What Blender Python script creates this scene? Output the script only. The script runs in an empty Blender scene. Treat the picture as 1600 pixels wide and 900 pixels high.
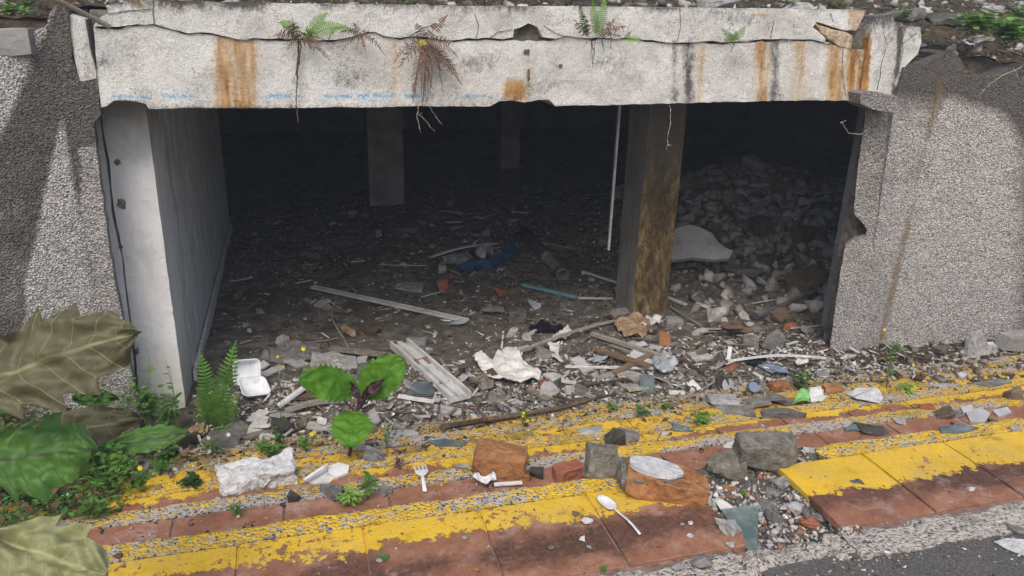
import bpy, bmesh, math, random
import numpy as np
from mathutils import Vector, Matrix, noise, geometry
random.seed(7); np.random.seed(7)
rad = math.radians
S = bpy.context.scene
COL = S.collection

# ------------------------------------------------------------ camera
F, PITCH, YAW, ROLL, EYE = 1200.0, rad(20), rad(16), rad(1.6), 1.4
fwd = Vector((math.sin(YAW)*math.cos(PITCH), math.cos(YAW)*math.cos(PITCH), -math.sin(PITCH)))
rt0 = Vector((math.cos(YAW), -math.sin(YAW), 0)); up0 = rt0.cross(fwd)
rt = rt0*math.cos(ROLL) + up0*math.sin(ROLL); upv = up0*math.cos(ROLL) - rt0*math.sin(ROLL)
CAM = Vector((0, 0, EYE))
cd = bpy.data.cameras.new('camera'); cam = bpy.data.objects.new('camera', cd); COL.objects.link(cam)
cd.sensor_width = 36; cd.lens = 36*F/1600; cd.clip_start = 0.05; cd.clip_end = 400
m = Matrix((rt, upv, -fwd)).transposed().to_4x4(); m.translation = CAM; cam.matrix_world = m
S.camera = cam
# ------------------------------------------------------------ light
SUN_EL, SUN_AZ = rad(52), rad(200)      # azimuth from +Y, clockwise: behind the camera, a little to the left
w = bpy.data.worlds.new('World'); S.world = w; w.use_nodes = True
wn = w.node_tree; bg = wn.nodes['Background']
sky = wn.nodes.new('ShaderNodeTexSky'); sky.sky_type = 'NISHITA'; sky.sun_disc = False
sky.sun_elevation = SUN_EL; sky.sun_rotation = SUN_AZ; sky.dust_density = 4.0; sky.air_density = 1.0; sky.ozone_density = 0.6
wn.links.new(sky.outputs[0], bg.inputs[0]); bg.inputs[1].default_value = 0.15
sd = bpy.data.lights.new('sun', 'SUN'); sd.energy = 1.0; sd.angle = rad(25); sd.color = (1, .975, .94)
so = bpy.data.objects.new('sun', sd); COL.objects.link(so)
sdir = Vector((math.sin(SUN_AZ)*math.cos(SUN_EL), math.cos(SUN_AZ)*math.cos(SUN_EL), math.sin(SUN_EL)))
so.rotation_euler = sdir.to_track_quat('Z', 'Y').to_euler(); so.location = (0, 0, 20)
S.view_settings.view_transform = 'Standard'; S.view_settings.look = 'None'
S.view_settings.gamma = 1; S.view_settings.use_curve_mapping = False
S.view_settings.exposure = 0.5

# ------------------------------------------------------------ pixel -> place
def ray(x, y): return fwd + rt*((x-800)/F) - upv*((y-450)/F)
def onY(x, y, Y): d = ray(x, y); return CAM + d*(Y/d.y)
def onZ(x, y, Z): d = ray(x, y); return CAM + d*((Z-EYE)/d.z)
def onX(x, y, X): d = ray(x, y); return CAM + d*(X/d.x)
def onP(x, y, p, n): d = ray(x, y); return CAM + d*((p-CAM).dot(n)/d.dot(n))
def nz(x, y, z=0., s=1.): return noise.noise(Vector((x*s, y*s, z*s)))
EDGE = [1.95, 2.33, 2.70, 3.08, 3.45]
def floorz(X, Y):
    z = -.80 + .035*nz(X, Y, 3, 1.3) + .022*nz(X, Y, 7, 4.)
    z += .66*math.exp(-((X-4.7)/1.5)**2-((Y-7.0)/1.4)**2)
    z += .10*math.exp(-((X-2.9)/1.4)**2-((Y-3.9)/.5)**2)
    z += .08*math.exp(-((X-.2)/.9)**2-((Y-4.2)/.45)**2)
    return z
def soilz(X, Y):       # earth that has slid over the left end of the steps
    if X > -.62 or Y < 2.36: return -9
    return -.30 - (Y-2.4)*.30 + min(.35, (-.95-X)*.45) + .04*nz(X, Y, 1, 3)
def soilr(X, Y):
    if X < 2.9 or Y < 2.74: return -9
    return -.56 - (Y-2.8)*.10 + min(.10, (X-3.9)*.05) + .03*nz(X, Y, 5, 4)
def gapz(X, Y): return -.055 + .04*nz(X, Y, 2, 9) + .03*max(0, min(1, (X-1.36)*6))
def stepz(X, Y):
    if Y < EDGE[0]:
        if (1.14 < X < 1.52 and Y > 1.5): return gapz(X, Y)
        if .98 < X < 1.66 and Y > 1.80: return gapz(X, Y)
        return 0.
    for i in range(1, 5):
        if Y < EDGE[i]: return -.15*i
    return -.75
def G(X, Y):
    if Y < 1.4: return 0.
    z = stepz(X, Y) if Y < 3.45 else -9
    if Y > 3.3: z = max(z, floorz(X, Y))
    return max(z, soilz(X, Y) if Y < 4.1 else -9, soilr(X, Y) if Y < 3.9 else -9)
def pg(x, y, lift=0.):
    d = ray(x, y); t = .8
    while t < 16:
        p = CAM + d*t
        if p.z - lift < G(p.x, p.y): break
        t += .02
    lo, hi = t-.02, t
    for _ in range(9):
        mi = (lo+hi)/2; p = CAM+d*mi
        if p.z-lift < G(p.x, p.y): hi = mi
        else: lo = mi
    return CAM + d*hi
def sc(p): return (p-CAM).dot(fwd)/F          # metres per photo pixel at p

# ------------------------------------------------------------ materials
class B:
    def __init__(s, name, rough=.85, world=False):
        s.m = bpy.data.materials.new(name); s.m.use_nodes = True; s.t = s.m.node_tree; s.L = s.t.links.new
        s.b = s.t.nodes['Principled BSDF']; s.b.inputs['Roughness'].default_value = rough
        s.b.inputs['Specular IOR Level'].default_value = .3
        if world: s.v = s.n('ShaderNodeNewGeometry').outputs['Position']
        else:
            tc = s.n('ShaderNodeTexCoord').outputs['Object']; oi = s.n('ShaderNodeObjectInfo').outputs['Random']
            a = s.n('ShaderNodeVectorMath', operation='ADD'); s.L(tc, a.inputs[0])
            q = s.n('ShaderNodeMath', operation='MULTIPLY'); s.L(oi, q.inputs[0]); q.inputs[1].default_value = 37.
            s.L(q.outputs[0], a.inputs[1]); s.v = a.outputs[0]
    def n(s, typ, **k):
        x = s.t.nodes.new(typ)
        for a, v in k.items(): setattr(x, a, v)
        return x
    def put(s, sock, v):
        if isinstance(v, bpy.types.NodeSocket): s.L(v, sock)
        elif sock.type == 'RGBA' and not hasattr(v, '__len__'): sock.default_value = (v, v, v, 1)
        elif sock.type == 'RGBA' and len(v) == 3: sock.default_value = (*v, 1)
        else: sock.default_value = v
    def stretch(s, sx, sy, sz, v=None):
        x = s.n('ShaderNodeMapping'); s.L(v or s.v, x.inputs[0]); x.inputs['Scale'].default_value = (sx, sy, sz); return x.outputs[0]
    def rot(s, rx, ry, rz, v=None):
        x = s.n('ShaderNodeMapping'); s.L(v or s.v, x.inputs[0]); x.inputs['Rotation'].default_value = (rx, ry, rz); return x.outputs[0]
    def noise(s, scale, detail=4, rough=.6, v=None, dist=0.):
        x = s.n('ShaderNodeTexNoise'); s.L(v or s.v, x.inputs['Vector']); x.inputs['Scale'].default_value = scale
        x.inputs['Detail'].default_value = detail; x.inputs['Roughness'].default_value = rough; x.inputs['Distortion'].default_value = dist
        return x.outputs['Fac']
    def vor(s, scale, feat='F1', out='Distance', v=None, rnd=1.):
        x = s.n('ShaderNodeTexVoronoi', feature=feat); s.L(v or s.v, x.inputs['Vector']); x.inputs['Scale'].default_value = scale
        x.inputs['Randomness'].default_value = rnd
        return x.outputs[out]
    def ramp(s, f, stops):
        x = s.n('ShaderNodeValToRGB'); s.L(f, x.inputs[0]); e = x.color_ramp.elements
        while len(e) < len(stops): e.new(.5)
        for i, (p, c) in enumerate(stops):
            e[i].position = p; e[i].color = (c, c, c, 1) if not hasattr(c, '__len__') else (*c, 1)
        return x.outputs[0]
    def mix(s, f, a, b, mode='MIX'):
        x = s.n('ShaderNodeMixRGB', blend_type=mode); s.put(x.inputs[0], f); s.put(x.inputs[1], a); s.put(x.inputs[2], b); return x.outputs[0]
    def math(s, op, a, b=0., clamp=False):
        x = s.n('ShaderNodeMath', operation=op, use_clamp=clamp); s.put(x.inputs[0], a); s.put(x.inputs[1], b); return x.outputs[0]
    def step(s, f, lo, hi):
        x = s.n('ShaderNodeMapRange'); s.put(x.inputs[0], f); x.inputs[1].default_value = lo; x.inputs[2].default_value = hi; return x.outputs[0]
    def attr(s, name): return s.n('ShaderNodeAttribute', attribute_name=name)
    def sep(s, v): x = s.n('ShaderNodeSeparateXYZ'); s.L(v, x.inputs[0]); return x.outputs
    def sepc(s, v): x = s.n('ShaderNodeSeparateColor'); s.L(v, x.inputs[0]); return x.outputs
    def rnd(s): return s.n('ShaderNodeObjectInfo').outputs['Random']
    def bump(s, h, dist, st=1., prev=None):
        x = s.n('ShaderNodeBump'); s.L(h, x.inputs['Height']); x.inputs['Distance'].default_value = dist; x.inputs['Strength'].default_value = st
        if prev: s.L(prev, x.inputs['Normal'])
        return x.outputs[0]
    def done(s, col, normal=None, rough=None):
        s.put(s.b.inputs['Base Color'], col)
        if normal: s.L(normal, s.b.inputs['Normal'])
        if rough is not None: s.put(s.b.inputs['Roughness'], rough)
        return s.m
MT = {}
def speck(b, sc_, lo, hi, tint=(1, .97, .92)):
    """crushed stone in cement: every grain its own tone"""
    c = b.sepc(b.vor(sc_, out='Color'))[0]
    g = b.ramp(c, [(0, tuple(lo*t for t in tint)), (.35, tuple((lo*.6+hi*.4)*t for t in tint)), (1, tuple(hi*t for t in tint))])
    e = b.vor(sc_, feat='DISTANCE_TO_EDGE')
    return g, e
# rough-cast wall of crushed stone; 'stain' = black mildew, plus shade painted on the right corner strip
b = B('roughcast_wall', .95, True)
g, e = speck(b, 140, .18, .62, (1, .955, .90))
g2 = b.ramp(b.noise(170, 3, .7), [(.33, .40), (.66, 1.25)])
g = b.mix(1., g, g2, 'MULTIPLY')
st = b.math('ADD', b.attr('stain').outputs['Fac'], b.math('MULTIPLY', b.math('SUBTRACT', b.noise(5, 6, .7), .5), .7))
st = b.step(st, .25, .85)
lump = b.math('ADD', b.vor(110), b.math('MULTIPLY', b.noise(60, 4), .8))
drk = b.mix(b.math('MULTIPLY', st, .93), g, b.mix(.35, b.mix(1., g, (.27, .25, .225), 'MULTIPLY'), (.05, .044, .038)))
moss = b.step(b.math('ADD', b.attr('moss').outputs['Fac'], b.math('MULTIPLY', b.math('SUBTRACT', b.noise(14, 4), .5), .8)), .35, .8)
drk = b.mix(b.math('MULTIPLY', moss, .7), drk, (.17, .105, .035))
MT['rough'] = b.done(drk, b.bump(lump, .0075, 1.))
# painted beam
b = B('weathered_white_paint', .9, True)
n1 = b.noise(5, 6, .65)
base = b.ramp(n1, [(.3, (.50, .49, .455)), (.55, (.68, .67, .635)), (.75, (.76, .755, .72))])
fine = b.noise(170, 4, .8); sp = b.step(fine, .49, .39)
pit = b.math('MULTIPLY', sp, b.step(b.noise(7, 6, .7), .44, .60))
base = b.mix(b.math('MULTIPLY', sp, .68), base, (.24, .23, .20))
base = b.mix(b.math('MULTIPLY', b.step(b.noise(3.5, 7, .75), .50, .70), .45), base, (.34, .32, .28))
base = b.mix(b.math('MULTIPLY', pit, .7), base, (.10, .09, .075))
lay = b.step(b.noise(55, 4, .7, v=b.stretch(1, 1, .45)), .60, .68)
base = b.mix(b.math('MULTIPLY', lay, b.step(b.noise(3.3, 3), .42, .6)), base, (.36, .34, .31))
streakn = b.noise(26, 4, .7, v=b.stretch(1, 1, .10)); fr = b.noise(70, 3, .7)
def stain(b, name, col, base, lo=.35, hi=.75, amp=1.1, mx=.92, n=None):
    a = b.attr(name).outputs['Fac']
    k = b.math('ADD', a, b.math('MULTIPLY', b.math('SUBTRACT', n or streakn, .5), amp))
    k = b.math('ADD', k, b.math('MULTIPLY', b.math('SUBTRACT', fr, .5), .5))
    k = b.math('MULTIPLY', b.step(k, lo, hi), b.step(a, .0, .12)); return b.mix(b.math('MULTIPLY', k, mx), base, col)
rustc = b.ramp(b.noise(30, 4, .6, v=b.stretch(1, 1, .2)), [(.3, (.13, .045, .012)), (.5, (.33, .15, .03)), (.7, (.55, .33, .10))])
base = stain(b, 'rust', (.50, .33, .13), base, .12, .75, .9, .75)
base = stain(b, 'rust', rustc, base, .40, .90, 1.3, .9)
base = stain(b, 'blue', (.12, .36, .60), base, .38, .62, 1.5, .8, n=b.noise(70, 3, .85))
base = b.mix(b.math('MULTIPLY', b.step(b.noise(2.6, 8, .78), .50, .66), .38), base, (.30, .265, .20))
base = stain(b, 'grime', (.05, .044, .038), base, .40, .85, 1.6, .92, n=b.noise(30, 8, .82, v=b.stretch(1, 1, .6)))
hgt = b.math('ADD', b.math('MULTIPLY', b.noise(190, 3, .7), .7), b.math('MULTIPLY', b.noise(40, 5), 1.))
MT['paint'] = b.done(base, b.bump(hgt, .006, 1.))
# bare broken concrete
b = B('broken_concrete', .95, True)
c = b.ramp(b.noise(16, 7, .7), [(.3, (.045, .038, .03)), (.5, (.13, .115, .095)), (.7, (.27, .25, .22))])
MT['core'] = b.done(c, b.bump(b.noise(60, 6, .7), .015, 1.))
b = B('pillar_white_limewash', .85, True)
c = b.ramp(b.noise(7, 6, .6, v=b.stretch(1, 1, .3)), [(.25, (.50, .49, .46)), (.5, (.69, .685, .67)), (.8, (.78, .78, .77))])
c = b.mix(b.math('MULTIPLY', b.step(b.sep(b.v)[2], -.35, -.8), .45), c, (.40, .42, .24))
c = b.mix(b.step(b.noise(30, 5, .75), .66, .74), c, (.16, .14, .12))
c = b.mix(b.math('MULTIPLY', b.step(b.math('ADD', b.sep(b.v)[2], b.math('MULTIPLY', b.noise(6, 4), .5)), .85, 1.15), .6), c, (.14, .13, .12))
MT['lime'] = b.done(c, b.bump(b.noise(25, 6), .008, .7))
b = B('streaked_plaster', .8, True)
c = b.ramp(b.noise(12, 6, .7, v=b.stretch(1, 1, .12)), [(.3, (.38, .38, .37)), (.5, (.62, .625, .62)), (.75, (.78, .79, .79))])
c = b.mix(b.math('MULTIPLY', b.step(b.noise(60, 4, .7, v=b.stretch(1, 1, .1)), .52, .7), .7), c, (.20, .20, .195))
MT['streak'] = b.done(c, b.bump(b.noise(30, 6, .7, v=b.stretch(1, 1, .3)), .01, .8))
b = B('wet_pillar_face', .5, True)
c = b.ramp(b.noise(20, 8, .8, v=b.stretch(1, 1, .42), dist=.4), [(.30, (.028, .018, .008)), (.44, (.10, .064, .026)), (.54, (.25, .17, .07)), (.66, (.52, .44, .28))])
c = b.mix(b.math('MULTIPLY', b.step(b.noise(5, 5, .6, v=b.stretch(1, 1, .3)), .48, .62), .7), c, (.045, .030, .014))
zz = b.sep(b.v)[2]
c = b.mix(b.step(zz, .15, .75), c, (.16, .14, .115))
c2 = b.ramp(b.noise(10, 6, .7, v=b.stretch(1, 1, .3)), [(.3, (.14, .13, .12)), (.7, (.36, .35, .33))])
side = b.step(b.sep(b.n('ShaderNodeNewGeometry').outputs['Normal'])[0], -.5, -.6)
edge = b.step(b.math('ADD', b.sep(b.v)[1], b.math('MULTIPLY', b.noise(9, 4), .3)), 5.16, 5.20)
c = b.mix(b.math('MULTIPLY', side, .8), c, c2)
MT['wet'] = b.done(c, b.bump(b.noise(60, 6, .7, v=b.stretch(1, 1, .4)), .02, 1.))
b = B('sooty_concrete', .95, True)
MT['dark'] = b.done(b.ramp(b.noise(3, 6, .6), [(.3, (.17, .18, .19)), (.7, (.30, .30, .31))]), b.bump(b.noise(20, 5), .02, .6))
b = B('old_grey_concrete', .95, True)
MT['greyc'] = b.done(b.ramp(b.noise(5, 6, .6), [(.3, (.16, .15, .14)), (.7, (.33, .32, .30))]), b.bump(b.noise(20, 5), .02, .6))
# steps : yellow road paint worn through
def yellow(b, base, edge_sock, grain, chipscale=55, lf=.55):
    oc = b.n('ShaderNodeObjectInfo').outputs['Color']; o = b.sepc(oc)
    y = b.sep(b.v)[1]
    y0 = b.math('MULTIPLY', o[0], 10.)
    wob = b.math('ADD', b.math('MULTIPLY', b.math('SUBTRACT', b.noise(9, 8, .78), .5), .26), b.math('MULTIPLY', b.math('SUBTRACT', b.noise(1.3, 2), .5), .10))
    m1 = b.step(b.math('SUBTRACT', b.math('ADD', y, wob), y0), -.002, .004)
    chip = b.math('ADD', b.noise(chipscale, 5, .72), b.math('MULTIPLY', b.math('SUBTRACT', b.noise(3.2, 4, .6), .5), lf))
    chip = b.math('ADD', chip, b.math('MULTIPLY', b.math('SUBTRACT', b.noise(11, 5, .7), .5), .35))
    chip = b.math('SUBTRACT', chip, b.math('MULTIPLY', o[1], .5))
    if grain: chip = b.math('SUBTRACT', chip, b.math('MULTIPLY', grain, .19))
    m2 = b.step(chip, .235, .262)
    m = b.math('MULTIPLY', m1, m2)
    yc = b.ramp(b.noise(12, 5, .65), [(.25, (.44, .27, .022)), (.5, (.68, .43, .028)), (.8, (.76, .51, .06))])
    yc = b.mix(b.math('MULTIPLY', b.step(b.noise(120, 3, .8), .52, .72), .55), yc, (.26, .17, .05))
    yc = b.mix(b.math('MULTIPLY', b.step(b.noise(6, 8, .8), .46, .66), .6), yc, (.30, .215, .09))
    yc = b.mix(b.math('MULTIPLY', b.step(b.math('ADD', b.noise(4, 7, .75), b.math('MULTIPLY', b.math('SUBTRACT', y, 2.5), .10)), .53, .66), .75), yc, (.11, .08, .045))
    return b.mix(m, base, yc), m
b = B('terracotta_tile', .75, True)
c = b.ramp(b.noise(6, 6, .65), [(.25, (.15, .068, .036)), (.5, (.27, .125, .072)), (.75, (.40, .25, .175))])
d = b.math('ADD', b.noise(4.5, 7, .68, dist=.3), b.math('MULTIPLY', b.math('SUBTRACT', .5, b.step(b.math('ABSOLUTE', b.math('SUBTRACT', b.sep(b.v)[1], 1.66)), .0, .14)), .40))
mott = b.ramp(b.noise(26, 7, .75), [(.32, (.62, .50, .40)), (.5, (1., 1., 1.)), (.68, (1.15, 1.25, 1.35))]); c = b.mix(.8, c, mott, 'MULTIPLY')
c = b.mix(b.math('MULTIPLY', b.step(b.noise(10, 6, .75, dist=.5), .50, .66), .6), c, (.20, .085, .035))
gr = b.ramp(b.noise(55, 5, .75), [(.3, (.022, .015, .012)), (.5, (.06, .034, .022)), (.7, (.15, .07, .04))])
c = b.mix(b.math('MULTIPLY', b.step(d, .44, .62), b.step(b.noise(60, 5, .8), .2, .62)), c, gr)
c = b.mix(b.math('MULTIPLY', b.step(d, .56, .66), .75), c, gr)
c = b.mix(b.math('MULTIPLY', b.step(b.math('ADD', b.noise(5.5, 6, .7, v=b.stretch(1, 1.3, 1)), b.math('MULTIPLY', b.noise(90, 3, .8), .2)), .66, .86), .65), c, (.50, .43, .38))
c = b.mix(b.step(b.noise(210, 3, .8), .70, .76), c, (.55, .50, .45))
dv = b.sep(b.rot(0, 0, rad(45)))
l1 = b.math('PINGPONG', dv[0], .0125); l2 = b.math('PINGPONG', dv[1], .0125)
ln = b.math('MINIMUM', l1, l2); lnm = b.step(ln, .0012, .0)
c = b.mix(b.math('MULTIPLY', lnm, b.math('MULTIPLY', b.step(b.noise(3.4, 4, .7), .45, .62), .26)), c, (.13, .06, .04))
c = b.mix(b.math('MULTIPLY', b.rnd(), .25), c, (.30, .12, .08))
c, mk = yellow(b, c, None, None, 34)
hh = b.math('ADD', b.math('MULTIPLY', b.step(ln, .0, .0016), .22), b.math('ADD', b.math('MULTIPLY', mk, .35), b.math('MULTIPLY', b.noise(70, 5, .7), .9)))
MT['tile'] = b.done(c, b.bump(hh, .003, 1.), b.ramp(b.noise(9, 4), [(.3, .5), (.7, .9)]))
b = B('exposed_pebble_strip', .9, True)
wv = b.n('ShaderNodeVectorMath', operation='ADD'); b.L(b.v, wv.inputs[0])
nn = b.n('ShaderNodeTexNoise'); nn.inputs['Scale'].default_value = 30; b.L(b.v, nn.inputs['Vector'])
sm = b.n('ShaderNodeVectorMath', operation='SCALE'); b.L(nn.outputs['Color'], sm.inputs[0]); sm.inputs['Scale'].default_value = .012; b.L(sm.outputs[0], wv.inputs[1])
vv = wv.outputs[0]
gc = b.sepc(b.vor(105, out='Color', v=vv))[0]; ge = b.vor(105, v=vv)
g = b.ramp(gc, [(0, (.34, .32, .29)), (.35, (.46, .43, .38)), (.6, (.30, .28, .26)), (.68, (.07, .065, .06)), (.85, (.15, .145, .14)), (1, (.30, .29, .28))])
g = b.mix(b.step(ge, .42, .62), g, (.42, .37, .31))
g = b.mix(b.math('MULTIPLY', b.step(b.noise(5, 5, .7), .55, .72), .6), g, (.10, .085, .07))
c, mk = yellow(b, g, None, b.step(gc, .64, .70), 34, 1.1)
MT['pebble'] = b.done(c, b.bump(b.math('SUBTRACT', b.math('MULTIPLY', b.noise(60, 4), .5), ge), .008, 1.))
b = B('joint_mortar', .95, True)
c, mk = yellow(b, b.ramp(b.noise(30, 6, .7), [(.3, (.10, .06, .045)), (.7, (.30, .20, .16))]), None, None, 20)
MT['grout'] = b.done(c, b.bump(b.noise(60, 5), .004, 1.))
b = B('step_concrete', .95, True)
c = b.ramp(b.noise(14, 7, .7), [(.3, (.07, .06, .05)), (.5, (.20, .18, .155)), (.75, (.40, .37, .33))])
MT['stepc'] = b.done(c, b.bump(b.noise(50, 6, .7), .012, 1.))
b = B('asphalt', .9, True)
c = b.ramp(b.noise(160, 3, .7), [(.3, (.055, .052, .049)), (.55, (.125, .118, .11)), (.72, (.27, .26, .245))])
c = b.mix(b.math('MULTIPLY', b.step(b.noise(4, 6, .7), .5, .7), .45), c, (.14, .125, .11))
c = b.mix(b.step(b.vor(55), .12, .07), c, (.36, .34, .31))
MT['asphalt'] = b.done(c, b.bump(b.noise(140, 4, .8), .008, 1.), .8)
# earth and litter
b = B('basement_dirt', .9, True)
c = b.ramp(b.noise(9, 8, .72), [(.28, (.035, .029, .023)), (.46, (.13, .112, .09)), (.6, (.25, .225, .19)), (.78, (.42, .39, .35))])
c = b.mix(b.math('MULTIPLY', b.step(b.noise(2.2, 4, .6), .50, .66), .5), c, b.ramp(b.noise(40, 5, .8), [(.35, (.03, .028, .012)), (.7, (.12, .115, .06))]))
c = b.mix(b.step(b.noise(120, 3, .8), .60, .70), c, (.26, .24, .21))
MT['dirt'] = b.done(c, b.bump(b.math('ADD', b.noise(35, 8, .75), b.math('MULTIPLY', b.noise(8, 4), 1.5)), .03, 1.))
b = B('grey_gravel', .95, True)
c = b.ramp(b.noise(30, 8, .75), [(.28, (.05, .045, .038)), (.45, (.14, .13, .115)), (.6, (.25, .235, .21)), (.75, (.46, .44, .41))])
MT['gravel'] = b.done(c, b.bump(b.noise(60, 8, .8), .03, 1.))
b = B('garden_soil', .95, True)
c = b.ramp(b.noise(18, 7, .75), [(.3, (.028, .019, .011)), (.5, (.085, .062, .038)), (.72, (.20, .155, .10))])
c = b.mix(b.math('MULTIPLY', b.step(b.noise(3, 5), .5, .65), .5), c, (.07, .075, .03))
MT['soil'] = b.done(c, b.bump(b.noise(25, 8, .75), .05, 1.))
def simple(key, name, stops, scale=12, rough=.85, bumpd=.006, bs=40, stretch=None, varia=.35, detail=6, dirt=0.):
    b = B(name, rough)
    v = b.stretch(*stretch) if stretch else None
    k = len(stops)
    c = b.ramp(b.noise(scale, detail, .68, v=v), [(.28+.5*i/(k-1), s) for i, s in enumerate(stops)])
    if dirt: c = b.mix(b.math('MULTIPLY', b.step(b.noise(scale*1.7, 6, .75), .50, .68), dirt), c, (.06, .048, .036))
    if varia:
        r = b.rnd(); c = b.mix(1., c, b.ramp(r, [(0, 1-varia), (1, 1.)]), 'MULTIPLY')
    MT[key] = b.done(c, b.bump(b.noise(bs, 5, .7, v=v), bumpd, 1.)); return b
simple('rock', 'grey_rubble', [(.12, .11, .10), (.27, .26, .245), (.42, .41, .39)], 18, .95, .01, 60, varia=.55, dirt=.45)
simple('rockw', 'pale_rubble', [(.26, .25, .235), (.48, .47, .45), (.66, .655, .64)], 16, .95, .012, 55, varia=.3, dirt=.4)
simple('rockd', 'dark_rubble', [(.04, .037, .03), (.10, .095, .08), (.19, .18, .15)], 14, .9, .012, 60, varia=.4)
simple('rockb', 'brown_rubble', [(.10, .06, .04), (.20, .14, .10), (.32, .25, .19)], 14, .9, .01, 60, varia=.4, dirt=.3)
simple('rockwhite', 'white_mortar_stone', [(.36, .35, .33), (.60, .60, .58), (.78, .78, .77)], 22, .95, .02, 34, varia=0)
simple('mossrock', 'mossy_mortar', [(.10, .09, .07), (.26, .24, .195), (.46, .44, .38)], 30, .95, .02, 90, varia=.1, detail=9)
simple('brick', 'orange_brick', [(.17, .075, .03), (.34, .155, .06), (.46, .25, .115)], 13, .9, .008, 60, varia=.1, dirt=.5)
simple('redbrick', 'red_tile_piece', [(.20, .07, .04), (.36, .13, .075), (.46, .22, .15)], 14, .9, .006, 60, varia=.2, dirt=.25)
simple('plaster', 'pale_plaster_slab', [(.30, .30, .30), (.46, .46, .46), (.56, .565, .57)], 5, .85, .006, 30, varia=.15, dirt=.2)
simple('flakep', 'flaking_painted_slab', [(.10, .095, .09), (.40, .39, .375), (.58, .57, .55)], 26, .9, .01, 60, varia=.1, detail=9)
simple('paper', 'dirty_white_paper', [(.48, .46, .42), (.70, .69, .66), (.80, .80, .79)], 9, .8, .003, 30, varia=.2, dirt=.2)
simple('paperg', 'grey_sodden_paper', [(.16, .15, .14), (.32, .31, .30), (.46, .455, .44)], 10, .85, .004, 40, varia=.45, dirt=.35)
simple('cardb', 'sodden_brown_paper', [(.17, .10, .05), (.36, .25, .16), (.58, .50, .42)], 7, .85, .012, 30, varia=.1)
simple('metalw', 'white_metal_profile', [(.36, .36, .35), (.58, .58, .57), (.70, .70, .70)], 6, .5, .002, 30, (1, 1, 1), varia=.1, dirt=.25)
simple('stick', 'grey_dead_wood', [(.10, .08, .06), (.24, .21, .17), (.40, .37, .32)], 14, .85, .004, 60, (1, 6, 6), varia=.4)
simple('plank', 'brown_wood_plank', [(.10, .062, .038), (.22, .15, .10), (.33, .25, .18)], 10, .8, .004, 50, (1.5, 9, 9), varia=.1)
simple('foam', 'white_foam', [(.60, .62, .64), (.74, .76, .78), (.80, .81, .83)], 9, .45, .001, 60, varia=0, dirt=.28)
simple('plastic', 'white_plastic', [(.56, .55, .53), (.74, .74, .73)], 14, .35, .0006, 60, varia=0, dirt=.35)
simple('blue', 'blue_plastic_sheet', [(.012, .035, .085), (.03, .09, .20), (.07, .16, .30)], 9, .4, .004, 30, varia=0, dirt=.3)
simple('clear', 'grey_clear_plastic', [(.20, .215, .23), (.38, .40, .42), (.60, .62, .64)], 8, .3, .006, 30, varia=.15)
simple('teal', 'teal_plastic_rod', [(.10, .23, .26), (.20, .38, .42)], 8, .5, .001, 60, varia=0)
simple('bluegrey', 'blue_grey_plastic', [(.12, .16, .23), (.20, .25, .34)], 8, .6, .001, 60, varia=0)
simple('greenbag', 'green_plastic_bag', [(.10, .30, .07), (.22, .48, .16), (.40, .62, .33)], 8, .4, .006, 25, varia=0)
simple('black', 'black_plastic', [(.006, .006, .008), (.02, .02, .025)], 8, .3, .004, 30, varia=0)
simple('pipe', 'grey_pipe', [(.05, .05, .05), (.13, .13, .13), (.22, .215, .21)], 8, .6, .004, 40, varia=0, dirt=.3)
simple('rustmetal', 'rusted_iron', [(.05, .025, .015), (.14, .07, .035), (.28, .15, .07)], 20, .9, .004, 60, varia=0)
simple('coco', 'dry_coconut_husk', [(.18, .11, .06), (.38, .27, .16), (.52, .41, .27)], 16, .9, .01, 40, (1, 1, 4), varia=0)
simple('slate', 'blue_grey_slate', [(.05, .07, .075), (.13, .165, .17), (.24, .28, .28)], 14, .7, .004, 60, varia=.2)
simple('twig', 'dry_root', [(.045, .028, .018), (.12, .08, .055), (.22, .16, .115)], 30, .9, .003, 60, varia=.3)
simple('palet', 'pale_dry_twig', [(.25, .22, .18), (.46, .43, .37)], 30, .9, .002, 60, varia=.3)
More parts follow.
